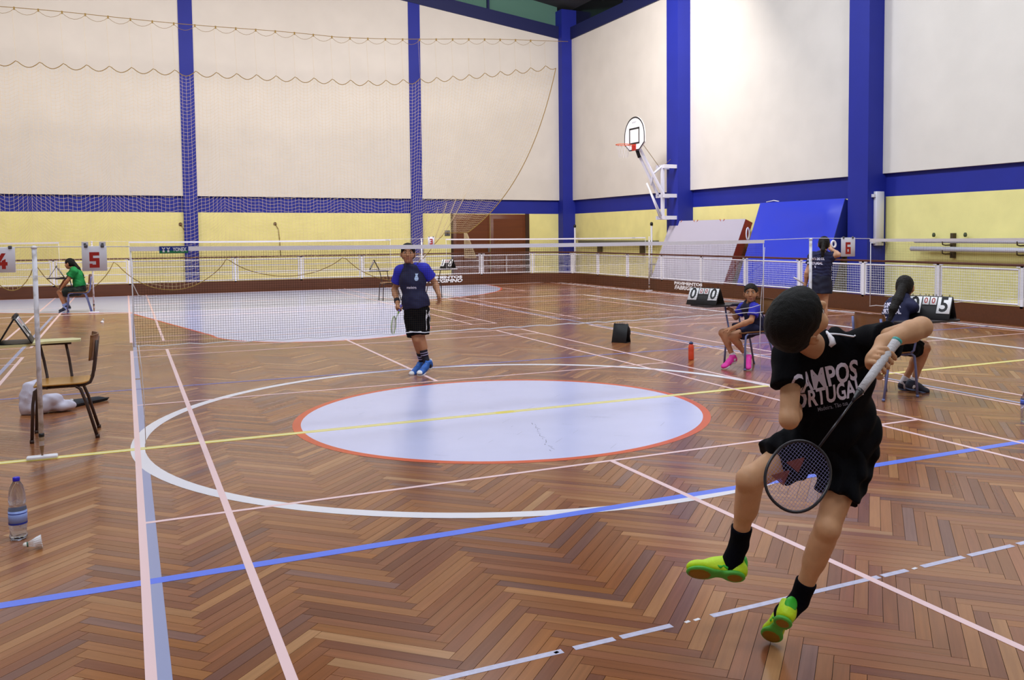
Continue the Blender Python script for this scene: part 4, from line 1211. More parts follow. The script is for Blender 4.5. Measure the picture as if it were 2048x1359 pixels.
# ================================================================== PEOPLE (implicit surfaces)
def nrm(v): return Vector(v).normalized()
class SDF:
    """smooth union of simple solids, meshed by surface nets"""
    def __init__(self, k=0.02):
        self.p = []; self.k = k; self.wr = None
    def cone(self, a, b, ra, rb=None, k=None):
        self.p.append(('c', Vector(a), Vector(b), ra, ra if rb is None else rb, 1, self.k if k is None else k)); return self
    def leg(self, a, b, ra, rb=None, k=None):
        """cone with a flat end at b (a cuff or hem)"""
        self.p.append(('k', Vector(a), Vector(b), ra, ra if rb is None else rb, 1, self.k if k is None else k)); return self
    def ell(self, c, r, R=None, k=None, sign=1):
        self.p.append(('e', Vector(c), Vector(r), R, None, sign, self.k if k is None else k)); return self
    def cut(self, o, n, k=0.004):
        """remove the half-space on the +n side of o"""
        self.p.append(('h', Vector(o), nrm(n), None, None, -1, k)); return self
    def cutcone(self, a, b, ra, rb=None, k=0.006):
        self.p.append(('c', Vector(a), Vector(b), ra, ra if rb is None else rb, -1, k)); return self
    def cutell(self, c, r, R=None, k=0.006):
        return self.ell(c, r, R, k, -1)
    def wrinkle(self, amp, dirs):
        self.wr = (amp, dirs); return self
    def bounds(self):
        lo = np.full(3, 1e9); hi = -lo
        for q in self.p:
            if q[5] < 0: continue
            if q[0] in 'ck':
                for c, r in ((q[1], q[3]), (q[2], q[4])):
                    lo = np.minimum(lo, np.array(c) - r); hi = np.maximum(hi, np.array(c) + r)
            else:
                m = max(q[2]); lo = np.minimum(lo, np.array(q[1]) - m); hi = np.maximum(hi, np.array(q[1]) + m)
        return lo - 0.03, hi + 0.03
    def mesh(self, name, res):
        lo, hi = self.bounds()
        n = np.ceil((hi - lo) / res).astype(int) + 1
        ax = [(lo[i] + res * np.arange(n[i])).astype(np.float32) for i in range(3)]
        F = np.full(n, 0.5, np.float32)
        for q in self.p:
            typ, k = q[0], q[6]
            if typ == 'h':
                o, nn = q[1], q[2]
                d = ((ax[0] - o.x) * nn.x)[:, None, None] + ((ax[1] - o.y) * nn.y)[None, :, None] + ((ax[2] - o.z) * nn.z)[None, None, :]
                sl = (slice(None),) * 3
            else:
                if typ in 'ck':
                    blo = np.minimum(np.array(q[1]) - q[3], np.array(q[2]) - q[4]); bhi = np.maximum(np.array(q[1]) + q[3], np.array(q[2]) + q[4])
                else:
                    m = max(q[2]); blo = np.array(q[1]) - m; bhi = np.array(q[1]) + m
                pad = 0.035 + k
                i0 = np.clip(np.floor((blo - pad - lo) / res).astype(int), 0, n); i1 = np.clip(np.ceil((bhi + pad - lo) / res).astype(int) + 1, 0, n)
                if np.any(i1 <= i0): continue
                sl = tuple(slice(i0[i], i1[i]) for i in range(3))
                X = ax[0][sl[0]][:, None, None]; Y = ax[1][sl[1]][None, :, None]; Z = ax[2][sl[2]][None, None, :]
                if typ in 'ck':
                    a, b = q[1], q[2]; ba = b - a; L2 = max(ba.length_squared, 1e-9)
                    t = np.clip(((X - a.x) * ba.x + (Y - a.y) * ba.y + (Z - a.z) * ba.z) / L2, 0, 1 if typ == 'c' else 1.6)
                    d = np.sqrt((X - a.x - t * ba.x) ** 2 + (Y - a.y - t * ba.y) ** 2 + (Z - a.z - t * ba.z) ** 2) - (q[3] + (q[4] - q[3]) * t)
                    if typ == 'k':
                        un = ba.normalized()
                        pl = (X - b.x) * un.x + (Y - b.y) * un.y + (Z - b.z) * un.z
                        hh = np.clip(0.5 - 0.5 * (d - pl) / 0.008, 0, 1)
                        d = d * (1 - hh) + pl * hh + 0.008 * hh * (1 - hh)
                else:
                    c, r, R = q[1], q[2], q[3]
                    dx, dy, dz = X - c.x, Y - c.y, Z - c.z
                    if R is None: l = (dx, dy, dz)
                    else: l = tuple(dx * R[0][i] + dy * R[1][i] + dz * R[2][i] for i in range(3))
                    k0 = np.sqrt((l[0] / r[0]) ** 2 + (l[1] / r[1]) ** 2 + (l[2] / r[2]) ** 2)
                    k1 = np.sqrt((l[0] / r[0] ** 2) ** 2 + (l[1] / r[1] ** 2) ** 2 + (l[2] / r[2] ** 2) ** 2)
                    d = k0 * (k0 - 1) / np.maximum(k1, 1e-6)
            S = F[sl]
            if q[5] > 0:
                h = np.clip(0.5 + 0.5 * (S - d) / k, 0, 1)
                F[sl] = S * (1 - h) + d * h - k * h * (1 - h)
            else:
                d = d if typ == 'h' else -d
                h = np.clip(0.5 - 0.5 * (S - d) / k, 0, 1)
                F[sl] = S * (1 - h) + d * h + k * h * (1 - h)
        if self.wr:
            amp, dirs = self.wr
            for (kx, ky, kz, ph, w) in dirs:
                F += (amp * w) * np.sin(((ax[0] * kx)[:, None, None] + (ax[1] * ky)[None, :, None] + (ax[2] * kz)[None, None, :]) + ph +
                     1.3 * np.sin((ax[0] * ky * .5)[:, None, None] + (ax[1] * kz * .5)[None, :, None] + (ax[2] * kx * .5)[None, None, :]))
        V, Q = surface_nets(F, lo, res)
        me = bpy.data.meshes.new(name)
        me.from_pydata(V.tolist(), [], Q.tolist())
        me.polygons.foreach_set('use_smooth', np.ones(len(Q), bool))
        me.update()
        return me
    def build(self, name, m, parent, res=0.008):
        me = self.mesh(name, res)
        me.materials.append(m)
        return link(name, me, parent, True)

def surface_nets(F, lo, res):
    s = F < 0
    a = np.zeros(tuple(np.array(F.shape) - 1), np.int8)
    for dx in (0, 1):
        for dy in (0, 1):
            for dz in (0, 1):
                a += s[dx:F.shape[0] - 1 + dx, dy:F.shape[1] - 1 + dy, dz:F.shape[2] - 1 + dz]
    idx = np.argwhere((a > 0) & (a < 8))
    cor = np.array([(x, y, z) for x in (0, 1) for y in (0, 1) for z in (0, 1)])
    vals = np.stack([F[idx[:, 0] + c[0], idx[:, 1] + c[1], idx[:, 2] + c[2]] for c in cor], 1)
    acc = np.zeros((len(idx), 3)); cnt = np.zeros(len(idx))
    for i in range(8):
        for j in range(i + 1, 8):
            if np.abs(cor[i] - cor[j]).sum() != 1: continue
            vi, vj = vals[:, i], vals[:, j]
            m = (vi < 0) != (vj < 0)
            t = np.where(m, vi / np.where(m, vi - vj, 1), 0)
            acc += m[:, None] * (cor[i] + t[:, None] * (cor[j] - cor[i])); cnt += m
    V = lo + res * (idx + acc / cnt[:, None])
    vid = -np.ones(a.shape, np.int64); vid[idx[:, 0], idx[:, 1], idx[:, 2]] = np.arange(len(idx))
    Q = []
    for axis in range(3):
        o = [0, 0, 0]; o[axis] = 1
        s0 = s[:s.shape[0] - o[0], :s.shape[1] - o[1], :s.shape[2] - o[2]]; s1 = s[o[0]:, o[1]:, o[2]:]
        e = np.argwhere(s0 != s1)
        u, v = (axis + 1) % 3, (axis + 2) % 3
        e = e[(e[:, u] > 0) & (e[:, v] > 0) & (e[:, u] < a.shape[u]) & (e[:, v] < a.shape[v])]
        flip = s0[e[:, 0], e[:, 1], e[:, 2]]
        def g(du, dv):
            q = e.copy(); q[:, u] -= du; q[:, v] -= dv
            return vid[q[:, 0], q[:, 1], q[:, 2]]
        q = np.stack([g(1, 1), g(0, 1), g(0, 0), g(1, 0)], 1)
        q[~flip] = q[~flip][:, ::-1]
        Q.append(q)
    return V, np.concatenate(Q)

def basis(z, y):
    """orthonormal x (right), y (front), z (up) from up and a rough front"""
    z = nrm(z); y = Vector(y); y = (y - z * y.dot(z)).normalized()
    return y.cross(z), y, z
def rot3(x, y, z):
    return [[x[i], y[i], z[i]] for i in range(3)]

class Head:
    """local frame: x to the person's right, y out of the face, z to the crown; s = 1 for a 0.215 m head"""
    def __init__(self, c, up, face, s=1.0):
        self.x, self.y, self.z = basis(up, face); self.c = Vector(c); self.s = s; self.R = rot3(self.x, self.y, self.z)
    def p(self, x, y, z): return self.c + (self.x * x + self.y * y + self.z * z) * self.s
    def r(self, *a): return tuple(v * self.s for v in a)
    def skin(self, S):
        s = self.s; R = self.R
        S.ell(self.p(0, -0.010, 0.024), self.r(0.073, 0.092, 0.083), R, 0.012)
        S.ell(self.p(0, 0.016, -0.022), self.r(0.061, 0.070, 0.078), R, 0.02)
        S.ell(self.p(0, 0.040, -0.078), self.r(0.034, 0.034, 0.028), R, 0.022)
        for q in (-1, 1):
            S.ell(self.p(q * 0.040, 0.050, -0.030), self.r(0.024, 0.026, 0.026), R, 0.02)
            S.cutell(self.p(q * 0.030, 0.098, 0.006), self.r(0.019, 0.016, 0.013), R, 0.010)
        S.cone(self.p(0, 0.080, 0.008), self.p(0, 0.098, -0.026), 0.007 * s, 0.0115 * s, 0.010)
        for q in (-1, 1): S.ell(self.p(q * 0.010, 0.090, -0.029), self.r(0.0075, 0.008, 0.006), R, 0.005)
        S.ell(self.p(0, 0.081, -0.052), self.r(0.021, 0.008, 0.006), R, 0.006)
        S.ell(self.p(0, 0.079, -0.062), self.r(0.018, 0.009, 0.006), R, 0.006)
        for q in (-1, 1):
            ex = nrm(self.x * q - self.y * 0.75); ey = nrm(self.y * 1.0 + self.x * q * -0.75 * -1); Re = rot3(ex, ey, self.z)
            S.ell(self.p(q * 0.079, -0.012, -0.010), self.r(0.008, 0.021, 0.031), Re, 0.006)
            S.cutell(self.p(q * 0.090, -0.004, -0.008), self.r(0.006, 0.011, 0.019), Re, 0.004)
            S.ell(self.p(q * 0.074, -0.002, -0.034), self.r(0.006, 0.009, 0.011), Re, 0.005)
    def features(self, parent, lip='#a85a52'):
        s = self.s; F = frame_M(self.c, self.x, self.y, self.z) @ Matrix.Scale(s, 4)
        for q in (-1, 1):
            mb = MB(); prof = [(0.0122 * math.sin(t), -0.0122 * math.cos(t)) for t in np.linspace(0.05, math.pi - 0.05, 9)]
            Me = F @ Matrix.Translation((q * 0.030, 0.0680, 0.006))
            mb.lathe(prof, Me, 12); eo = mb.build('eye', M_EYE, parent, True)
            mb = MB(); mb.lathe([(0.0001, 0.0125), (0.005, 0.0120), (0.0075, 0.0100)], F @ Matrix.Translation((q * 0.030, 0.0680, 0.006)) @ Matrix.Rotation(-math.pi / 2, 4, 'X'), 12)
            mb.build('iris', M_IRIS, eo, True)
            mb = MB(); mb.tube([F @ Vector((q * 0.013, 0.0835, 0.024)), F @ Vector((q * 0.029, 0.0775, 0.029)), F @ Vector((q * 0.045, 0.0655, 0.025))], [0.0035 * s, 0.0042 * s, 0.0025 * s], 6)
            mb.build('eyebrow', M_HAIR, parent, True)
        mb = MB(); mb.tube([F @ Vector((-0.021, 0.0825, -0.057)), F @ Vector((-0.008, 0.0895, -0.0565)), F @ Vector((0.008, 0.0895, -0.0565)), F @ Vector((0.021, 0.0825, -0.057))], [0.001 * s, 0.0032 * s, 0.0032 * s, 0.001 * s], 6)
        mb.build('mouth', mat('lip', lip, 0.5), parent, True)
    def hair(self, style, parent, m, pony=None, res=0.006, opening=1.0):
        S = SDF(0.02); R = self.R
        S.ell(self.p(0, -0.013, 0.030), self.r(0.080, 0.098, 0.086), R, 0.015)
        S.ell(self.p(0, -0.040, -0.015), self.r(0.074, 0.066, 0.070), R, 0.03)
        if style == 'short': S.ell(self.p(0, 0.02, 0.062), self.r(0.068, 0.076, 0.055), R, 0.03)
        # face opening, ears, nape
        S.cutell(self.p(0, 0.128, -0.035), self.r(0.118 * opening, 0.100 * opening, 0.100 * opening), R, 0.012)
        for q in (-1, 1):
            S.cutell(self.p(q * 0.086, 0.010, -0.030), self.r(0.032, 0.036, 0.046), R, 0.008)
        S.cut(self.p(0, -0.06, -0.072 if style != 'short' else -0.066), -self.z + self.y * -0.15, 0.012)
        if pony:
            for i in range(len(pony) - 1):
                (a, ra), (b, rb) = pony[i], pony[i + 1]
                S.cone(a, b, ra, rb, 0.018)
        S.wrinkle(0.0005 if style == 'short' else 0.0010, [(210, 40, 60, 0.3, 1), (60, 230, 40, 1.7, 1), (120, 110, 190, 0.9, 0.8)])
        return S.build('hair', m, parent, res)

def skin_mat(name, col):
    m = mat(name, col, 0.5, spec=0.4, var=0.06, vscale=30, sss=0.12)
    return m
M_EYE = mat('eye_white', '#cfc4be', 0.3)
M_IRIS = mat('iris_dark', '#2a1a12', 0.2)
M_HAIR = mat('black_hair', '#080707', 0.55, spec=0.25, bump=0.5, bscale=260)
M_HAIRB = mat('dark_brown_hair', '#150f0d', 0.5, spec=0.25, bump=0.5, bscale=260)
M_SKIN = skin_mat('skin_tan', '#cd9c76')
M_SKIN2 = skin_mat('skin_light_brown', '#bb8562')
M_SKIN3 = skin_mat('skin_pale', '#c99a7c')

def hand(S, wrist, d, n, s=1.0, side=1, curl=0.5, spread=1.0):
    """relaxed hand: d towards the fingertips, n out of the palm; side +1 = thumb towards d x n"""
    d = nrm(d); n = Vector(n); n = (n - d * n.dot(d)).normalized(); t = d.cross(n) * side
    w = Vector(wrist)
    R = rot3(t, d, n)
    S.ell(w + d * 0.040 * s, (0.034 * s, 0.046 * s, 0.015 * s), R, 0.012)
    S.cone(w - d * 0.01 * s, w + d * 0.03 * s, 0.021 * s, 0.024 * s, 0.012)
    lens = (0.060, 0.068, 0.064, 0.052)
    for i in range(4):
        off = (0.026 - 0.0175 * i) * spread
        p = w + (d * (0.076 - 0.004 * abs(i - 1.2)) + t * off) * s
        ang = 0.0; r = 0.0078 * s
        dd = (d + t * (0.10 - 0.07 * i) * spread).normalized()
        S.cone(w + (d * 0.05 + t * off * 0.8) * s, p, r * 1.15, r * 1.1, 0.008)
        for q, f in enumerate((0.45, 0.30, 0.25)):
            ang += curl * (0.75 if q == 0 else 0.95) + 0.05 * i * curl
            v = dd * math.cos(ang) + n * math.sin(ang)
            e = p + v * lens[i] * f * s
            S.cone(p, e, r * (1.0 - 0.07 * q), r * (0.95 - 0.09 * q), 0.004)
            p = e
    p = w + (d * 0.022 + t * 0.026 + n * 0.006) * s
    v = (d * 0.62 + t * 0.62 + n * 0.35 * (0.6 + curl)).normalized()
    S.cone(w + (d * 0.012 + t * 0.012) * s, p, 0.014 * s, 0.012 * s, 0.01)
    e = p + v * 0.032 * s; S.cone(p, e, 0.0105 * s, 0.009 * s, 0.006)
    v2 = (v + d * 0.35 + n * 0.4 * curl).normalized()
    S.cone(e, e + v2 * 0.027 * s, 0.009 * s, 0.0075 * s, 0.004)

def grip(S, wrist, A, a, r, inner, s=1.0, order=1, thumb=True):
    """fist round a handle: A centre of the grip, a handle axis, r handle radius, `inner` points from the handle to the palm"""
    a = nrm(a); i0 = Vector(inner); i0 = (i0 - a * i0.dot(a)).normalized(); b = a.cross(i0) * order
    wv = Vector(wrist)
    def P(z, ang, rad): return A + a * z + (i0 * math.cos(ang) + b * math.sin(ang)) * rad
    f = 0.0080 * s
    R = rot3(a, b, i0)
    pc = A + i0 * (r + 0.017 * s)
    S.ell(pc - b * 0.004, (0.040 * s, 0.036 * s, 0.018 * s), R, 0.012)
    S.cone(wv, pc - b * 0.012 * s, 0.024 * s, 0.026 * s, 0.02)
    for k in range(4):
        z = (0.030 - 0.020 * k) * s
        rad = r + f * 0.95
        angs = [0.55, 1.35, 2.15, 2.85, 3.35]
        pts = [P(z, t + 0.05 * k, rad * (1.22 if j == 0 else (1.32 if j == 1 else 1.02))) for j, t in enumerate(angs)]
        pts[0] = P(z * 0.95, 0.35, r + 0.020 * s)
        for j in range(4): S.cone(pts[j], pts[j + 1], f * (1.12 - 0.07 * j), f * (1.06 - 0.08 * j), 0.0035)
    if thumb:
        z = 0.036 * s
        pts = [P(0.012 * s, -0.5, r + 0.018 * s), P(z * 0.9, -1.1, r + f * 1.5), P(z * 1.15, -1.9, r + f * 1.15), P(z * 1.25, -2.5, r + f)]
        rr = [0.014, 0.0115, 0.0098, 0.0085]
        for j in range(3): S.cone(pts[j], pts[j + 1], rr[j] * s, rr[j + 1] * s, 0.006)

def shoe(heel, toe_dir, up, L, parent, mu, ms, mo=None, name='shoe', pad=None, toe=None, lace_m=None, res=0.006):
    """athletic shoe: `heel` is the sole point under the heel; L its length"""
    y = nrm(toe_dir); z = Vector(up); z = (z - y * z.dot(y)).normalized(); x = y.cross(z); R = rot3(x, y, z)
    h = Vector(heel)
    def P(px, py, pz): return h + (x * px + y * py + z * pz) * L
    def r(*a): return tuple(v * L for v in a)
    S = SDF(0.03 * L * 4 / 4)
    k = 0.09 * L
    S.ell(P(0, 0.11, 0.15), r(0.150, 0.18, 0.19), R, k)
    S.cone(P(0, 0.10, 0.22), P(0, 0.13, 0.42), 0.145 * L, 0.150 * L, k)
    S.ell(P(0, 0.45, 0.16), r(0.155, 0.27, 0.18), R, k)
    S.cone(P(0, 0.24, 0.30), P(0, 0.55, 0.18), 0.135 * L, 0.12 * L, k)
    S.ell(P(0.01, 0.76, 0.12), r(0.185, 0.24, 0.125), R, k)
    S.cutell(P(0, 0.14, 0.52), r(0.115, 0.14, 0.10), R, 0.02)
    S.cut(P(0, 0.14, 0.44), z - y * 0.28, 0.01)
    S.cut(P(0, 0.5, 0.055), -z, 0.008)
    up_o = S.build(name, mu, parent, res)
    S = SDF(0.01)
    S.ell(P(0, 0.16, 0.03), r(0.160, 0.195, 0.085), R, 0.05 * L)
    S.ell(P(0.0, 0.45, 0.055), r(0.115, 0.30, 0.045), R, 0.06 * L)
    S.ell(P(0.01, 0.74, 0.03), r(0.195, 0.26, 0.070), R, 0.05 * L)
    S.cut(P(0, 0.5, 0.10), z, 0.006)
    S.cut(P(0, 0.5, -0.003), -z, 0.006)
    S.build('sole', ms, up_o, res)
    if pad is not None:
        for c, q in ((P(0, 0.15, 0.004), (0.125, 0.15, 0.022)), (P(0.012, 0.76, 0.004), (0.165, 0.21, 0.022))):
            S = SDF(0.01); S.ell(c, r(*q), R, 0.01); S.cut(P(0, 0.5, -0.012), -z, 0.004); S.build('outsole_pad', pad, up_o, res * 0.8)
    if mo is not None:
        S = SDF(0.02); S.ell(P(0, -0.02, 0.30), r(0.11, 0.06, 0.16), R, 0.02); S.build('heel_tab', mo, up_o, res)
        for q in (-1, 1):
            S = SDF(0.02); S.cone(P(q * 0.135, 0.30, 0.10), P(q * 0.11, 0.46, 0.22), 0.025 * L, 0.02 * L, 0.02); S.cone(P(q * 0.145, 0.42, 0.09), P(q * 0.12, 0.56, 0.18), 0.022 * L, 0.018 * L, 0.02); S.build('side_stripe', mo, up_o, res)
    if toe is not None:
        S = SDF(0.01); S.ell(P(0.01, 0.83, 0.125), r(0.165, 0.175, 0.118), R, 0.01); S.cut(P(0, 0.5, 0.10), -z, 0.006); S.build('toe_cap', toe, up_o, res)
    mb = MB()
    for q in range(4):
        yy = 0.36 + 0.075 * q; zz = 0.375 - 0.04 * q
        mb.tube([P(-0.085, yy, zz - 0.03), P(-0.03, yy + 0.02, zz + 0.005), P(0.03, yy - 0.01, zz + 0.005), P(0.085, yy + 0.01, zz - 0.03)], 0.014 * L, 5)
    mb.build('laces', lace_m or M_WHITEP, up_o, True)
    return up_o
def WR(seed, f=38):
    r = np.random.default_rng(seed)
    return [(*(r.normal(0, f, 3)), r.uniform(0, 6.28), r.uniform(0.5, 1)) for _ in range(5)]
L_, R_2 = 0, 1
def lerp(a, b, t): return a + (b - a) * t

def figure(label, base, J, head, s, skin, hair_style, hair_m, shirt_m, bottom_m, sock_m, shoes, res=0.008, pony=None, sleeve_f=0.5, short_f=0.55, sock_f=0.3,
           hands=(None, None), shirt_hem=0.10, bottom='shorts', sleeve_m=None, wr=0.0035, bulk=1.0, features=True, sock_t=0.006, knee_front=None, collar=None, short_r=0.098, opening=1.0):
    t = empty('person', base, label=label, cat='person')
    up = nrm(J['neck'] - J['pelvis']); rt = nrm(J['sh'][1] - J['sh'][0]); X, Y, Z = (rt - up * rt.dot(up)).normalized(), None, up
    Y = Z.cross(X); Rt = rot3(X, Y, Z)
    S = SDF(0.02)
    head.skin(S)
    S.cone(J['neck'] - up * 0.02 * s, head.p(0, -0.026, -0.045), 0.048 * s, 0.046 * s, 0.025)
    S.ell(J['chest'], (0.118 * s, 0.075 * s, 0.16 * s), Rt, 0.04)
    S.ell(J['pelvis'], (0.115 * s, 0.08 * s, 0.12 * s), Rt, 0.04)
    S.cone(J['sh'][0], J['sh'][1], 0.040 * s, 0.040 * s, 0.04)
    for q in (0, 1):
        sh, el, wr_ = J['sh'][q], J['el'][q], J['wr'][q]
        S.cone(sh, el, 0.040 * s, 0.033 * s, 0.02)
        S.cone(el, lerp(el, wr_, 0.3), 0.034 * s, 0.036 * s, 0.015); S.cone(lerp(el, wr_, 0.3), wr_, 0.036 * s, 0.0235 * s, 0.015)
        if hands[q]:
            hands[q](S)
        hp, kn, an = J['hip'][q], J['kn'][q], J['an'][q]
        S.cone(hp, kn, 0.073 * s, 0.045 * s, 0.03)
        sd = nrm(an - kn); th = nrm(kn - hp)
        back = (-(th + sd * -1) if (th - sd).length > 0.25 else -Y)
        back = (th * 1.0 - sd * 1.0); back = -(back - sd * back.dot(sd)); back = (-Y if back.length < 0.2 else back.normalized())
        S.cone(kn, an, 0.043 * s, 0.030 * s, 0.02)
        S.cone(lerp(kn, an, 0.18) + back * 0.010 * s, lerp(kn, an, 0.45) + back * 0.014 * s, 0.044 * s, 0.040 * s, 0.03)
        S.ell(kn - back * 0.008 * s, (0.040 * s,) * 3, None, 0.02)
        S.cone(an, shoes[q]['heel'] + nrm(shoes[q]['up']) * 0.045 * s + nrm(shoes[q]['dir']) * 0.05 * s, 0.030 * s, 0.034 * s, 0.02)
    S.build('body', skin, t, res)
    if features: head.features(t)
    head.hair(hair_style, t, hair_m, pony, max(0.005, res * 0.75), opening)
    # shirt
    b = bulk * s
    S = SDF(0.035 * s)
    S.ell(J['chest'], (0.150 * b, 0.102 * b, 0.175 * b), Rt)
    bl = lerp(J['chest'], J['pelvis'], 0.55)
    S.ell(bl, (0.150 * b, 0.105 * b, 0.16 * b), Rt)
    hemp = J['pelvis'] - up * shirt_hem * s
    S.ell(lerp(bl, hemp, 0.6), (0.160 * b, 0.115 * b, 0.15 * b), Rt)
    S.cone(J['sh'][0] - up * 0.004, J['sh'][1] - up * 0.004, 0.058 * b, 0.058 * b, 0.04 * s)
    S.cone(J['sh'][0], J['neck'], 0.05 * b, 0.055 * b, 0.04 * s); S.cone(J['sh'][1], J['neck'], 0.05 * b, 0.055 * b, 0.04 * s)
    def sleeves(S, q):
        sh, el = J['sh'][q], J['el'][q]; e = lerp(sh, el, sleeve_f)
        S.leg(sh, e, (0.060 if sleeve_m is None else 0.067) * b, (0.064 if sleeve_m is None else 0.068) * b, 0.025 * s)
    if sleeve_m is None:
        for q in (0, 1): sleeves(S, q)
    S.cut(hemp, -up + X * 0.0, 0.006)
    S.cutell(J['neck'] + up * 0.035 * s + Y * 0.012 * s, (0.060 * s, 0.062 * s, 0.045 * s), Rt, 0.010)
    S.wrinkle(wr, WR(int(s * 1000) + len(label)))
    shirt = S.build('shirt', shirt_m, t, res)
    if sleeve_m is not None:
        for q in (0, 1):
            S = SDF(0.03 * s); sleeves(S, q); sh, el = J['sh'][q], J['el'][q]; d = nrm(el - sh); e = lerp(sh, el, sleeve_f)
            S.cone(sh, lerp(sh, J['neck'], 0.75) + up * 0.008, 0.064 * b, 0.052 * b)
            S.cutell(J['neck'] + up * 0.035 * s + Y * 0.012 * s, (0.060 * s, 0.062 * s, 0.045 * s), Rt, 0.010)
            S.build('sleeve', sleeve_m, shirt, res)
    # shorts / skirt
    S = SDF(0.04 * s)
    S.ell(J['pelvis'], (0.146 * b, 0.110 * b, 0.13 * b), Rt)
    if bottom == 'skirt':
        kc = (lerp(J['hip'][0], J['kn'][0], short_f) + lerp(J['hip'][1], J['kn'][1], short_f)) / 2
        S.cone(J['pelvis'] - up * 0.02, kc, 0.13 * b, 0.150 * b); S.cone(J['hip'][0], lerp(J['hip'][0], J['kn'][0], short_f + .15), 0.10 * b, 0.105 * b); S.cone(J['hip'][1], lerp(J['hip'][1], J['kn'][1], short_f + .15), 0.10 * b, 0.105 * b)
        S.cut(kc, kc - J['pelvis'], 0.006)
    else:
        for q in (0, 1):
            hp, kn = J['hip'][q], J['kn'][q]; d = nrm(kn - hp); e = lerp(hp, kn, short_f)
            S.leg(hp, e, 0.092 * b, short_r * b, 0.03 * s)
    S.cut(J['pelvis'] + up * 0.115 * s, up, 0.006)
    S.wrinkle(wr, WR(int(s * 900) + 3 + len(label)))
    S.build(bottom, bottom_m, t, res)
    for q in (0, 1):
        an, kn = J['an'][q], J['kn'][q]; sd = nrm(an - kn); hh = shoes[q]
        if sock_m is not None:
            S = SDF(0.015)
            top = lerp(an, kn, sock_f)
            S.cone(top, an, (0.030 + 0.02 * sock_f) * s + sock_t, 0.030 * s + sock_t)
            S.cone(an, hh['heel'] + nrm(hh['up']) * 0.05 * s + nrm(hh['dir']) * 0.05 * s, 0.030 * s + sock_t, 0.036 * s + sock_t)
            S.cut(top, -sd, 0.004)
            S.build('sock', sock_m if not isinstance(sock_m, (list, tuple)) else sock_m[q], t, max(0.005, res * 0.8))
        shoe(hh['heel'], hh['dir'], hh['up'], hh['L'], t, hh['mu'], hh['ms'], hh.get('mo'), pad=hh.get('pad'), toe=hh.get('toe'), lace_m=hh.get('lace'), res=hh.get('res', res * 0.75))
    return t, shirt, (X, Y, Z)

def decal(name, bm_, O, x, y, z, target_obj, m, parent, lift=0.0012, maxlen=0.012):
    """lettering laid onto the cloth along -z of its own plane"""
    for _ in range(6):
        es = [e for e in bm_.edges if e.calc_length() > maxlen]
        if not es: break
        bmesh.ops.subdivide_edges(bm_, edges=es, cuts=1, use_grid_fill=False)
        bmesh.ops.triangulate(bm_, faces=bm_.faces[:])
    me = target_obj.data
    bv = BVHTree.FromPolygons([v.co for v in me.vertices], [list(p.vertices) for p in me.polygons])
    bad = []
    for v in bm_.verts:
        p = O + x * v.co.x + y * v.co.y + z * 0.4
        hit = bv.ray_cast(p, -z)
        if hit[0] is None: bad.append(v); v.co = p
        else: v.co = hit[0] + z * lift
    if bad: bmesh.ops.delete(bm_, geom=bad, context='VERTS')
    mb = MB(); mb.bm(bm_)
    return mb.build(name, m, parent, True)

# ------------------------------------------------------------------ the boy in mid-air
M_TEEK = mat('black_jersey', '#07070d', 0.85, spec=0.15, bump=0.15, bscale=150)
M_SHORTK = mat('black_shorts', '#08090f', 0.85, spec=0.15, bump=0.15, bscale=120)
M_SOCKK = mat('black_sock', '#0a0a14', 0.9, spec=0.1, bump=0.4, bscale=400)
M_LIME = mat('lime_mesh', '#c8f020', 0.45, var=0.05, vscale=60, bump=0.2, bscale=300)
M_LIMEG = mat('green_trim', '#3cc030', 0.45)
M_GUM = mat('gum_rubber', '#9a7418', 0.5)
M_SOLEG = mat('green_sole', '#58b848', 0.5)
J = dict(pelvis=at(1668, 888, 3.46), chest=at(1664, 768, 3.38), neck=at(1640, 692, 3.30),
         sh=[at(1583, 712, 3.32), at(1722, 694, 3.28)],
         el=[at(1578, 838, 3.20), at(1843, 654, 3.00)],
         wr=[at(1594, 806, 3.44), at(1768, 684, 2.93)],
         hip=[at(1628, 880, 3.47), at(1700, 905, 3.46)], kn=[at(1499, 958, 3.38), at(1655, 1055, 3.36)], an=[at(1478, 1088, 3.50), at(1598, 1200, 3.46)])
cam_v = lambda r, u, w: CAM_R * r + CAM_U * u + CAM_W * w
hd = Head(at(1596, 641, 3.10), cam_v(-0.40, 0.46, -0.80), cam_v(0.74, 0.64, 0.0), 1.09)
butt, cone_end = at(1794, 681, 2.86), at(1716, 785, 2.80)
r_tip = at(1554, 1008, 2.60)
ra = nrm(cone_end - butt)
gc = at(1766, 723, 2.848)
inner = cam_v(-0.80, 0.10, 0.55)
def boy_grip(S):
    i0 = nrm(inner - ra * inner.dot(ra)); o = 1 if ra.cross(i0).dot(-CAM_W) > 0 else -1
    grip(S, J['wr'][1], gc, ra, 0.0165, inner, 1.0, o)
def boy_left(S):
    hand(S, J['wr'][0], cam_v(0.1, 0.5, 0.85), cam_v(0.8, 0.3, -0.2), 0.95, 1, 0.7)
sl = dict(heel=at(1487, 1158, 3.47), dir=cam_v(-0.98, 0.10, 0.08), up=cam_v(0.10, 0.66, 0.74), L=0.222, mu=M_LIME, ms=M_SOLEG, mo=M_LIMEG, pad=M_GUM, res=0.0045, lace=M_LIME)
sr = dict(heel=at(1571, 1240, 3.37), dir=cam_v(-0.16, -0.62, 0.72), up=cam_v(0.42, 0.62, 0.58), L=0.222, mu=M_LIME, ms=M_SOLEG, mo=M_LIMEG, pad=M_GUM, res=0.0045, lace=M_LIME)
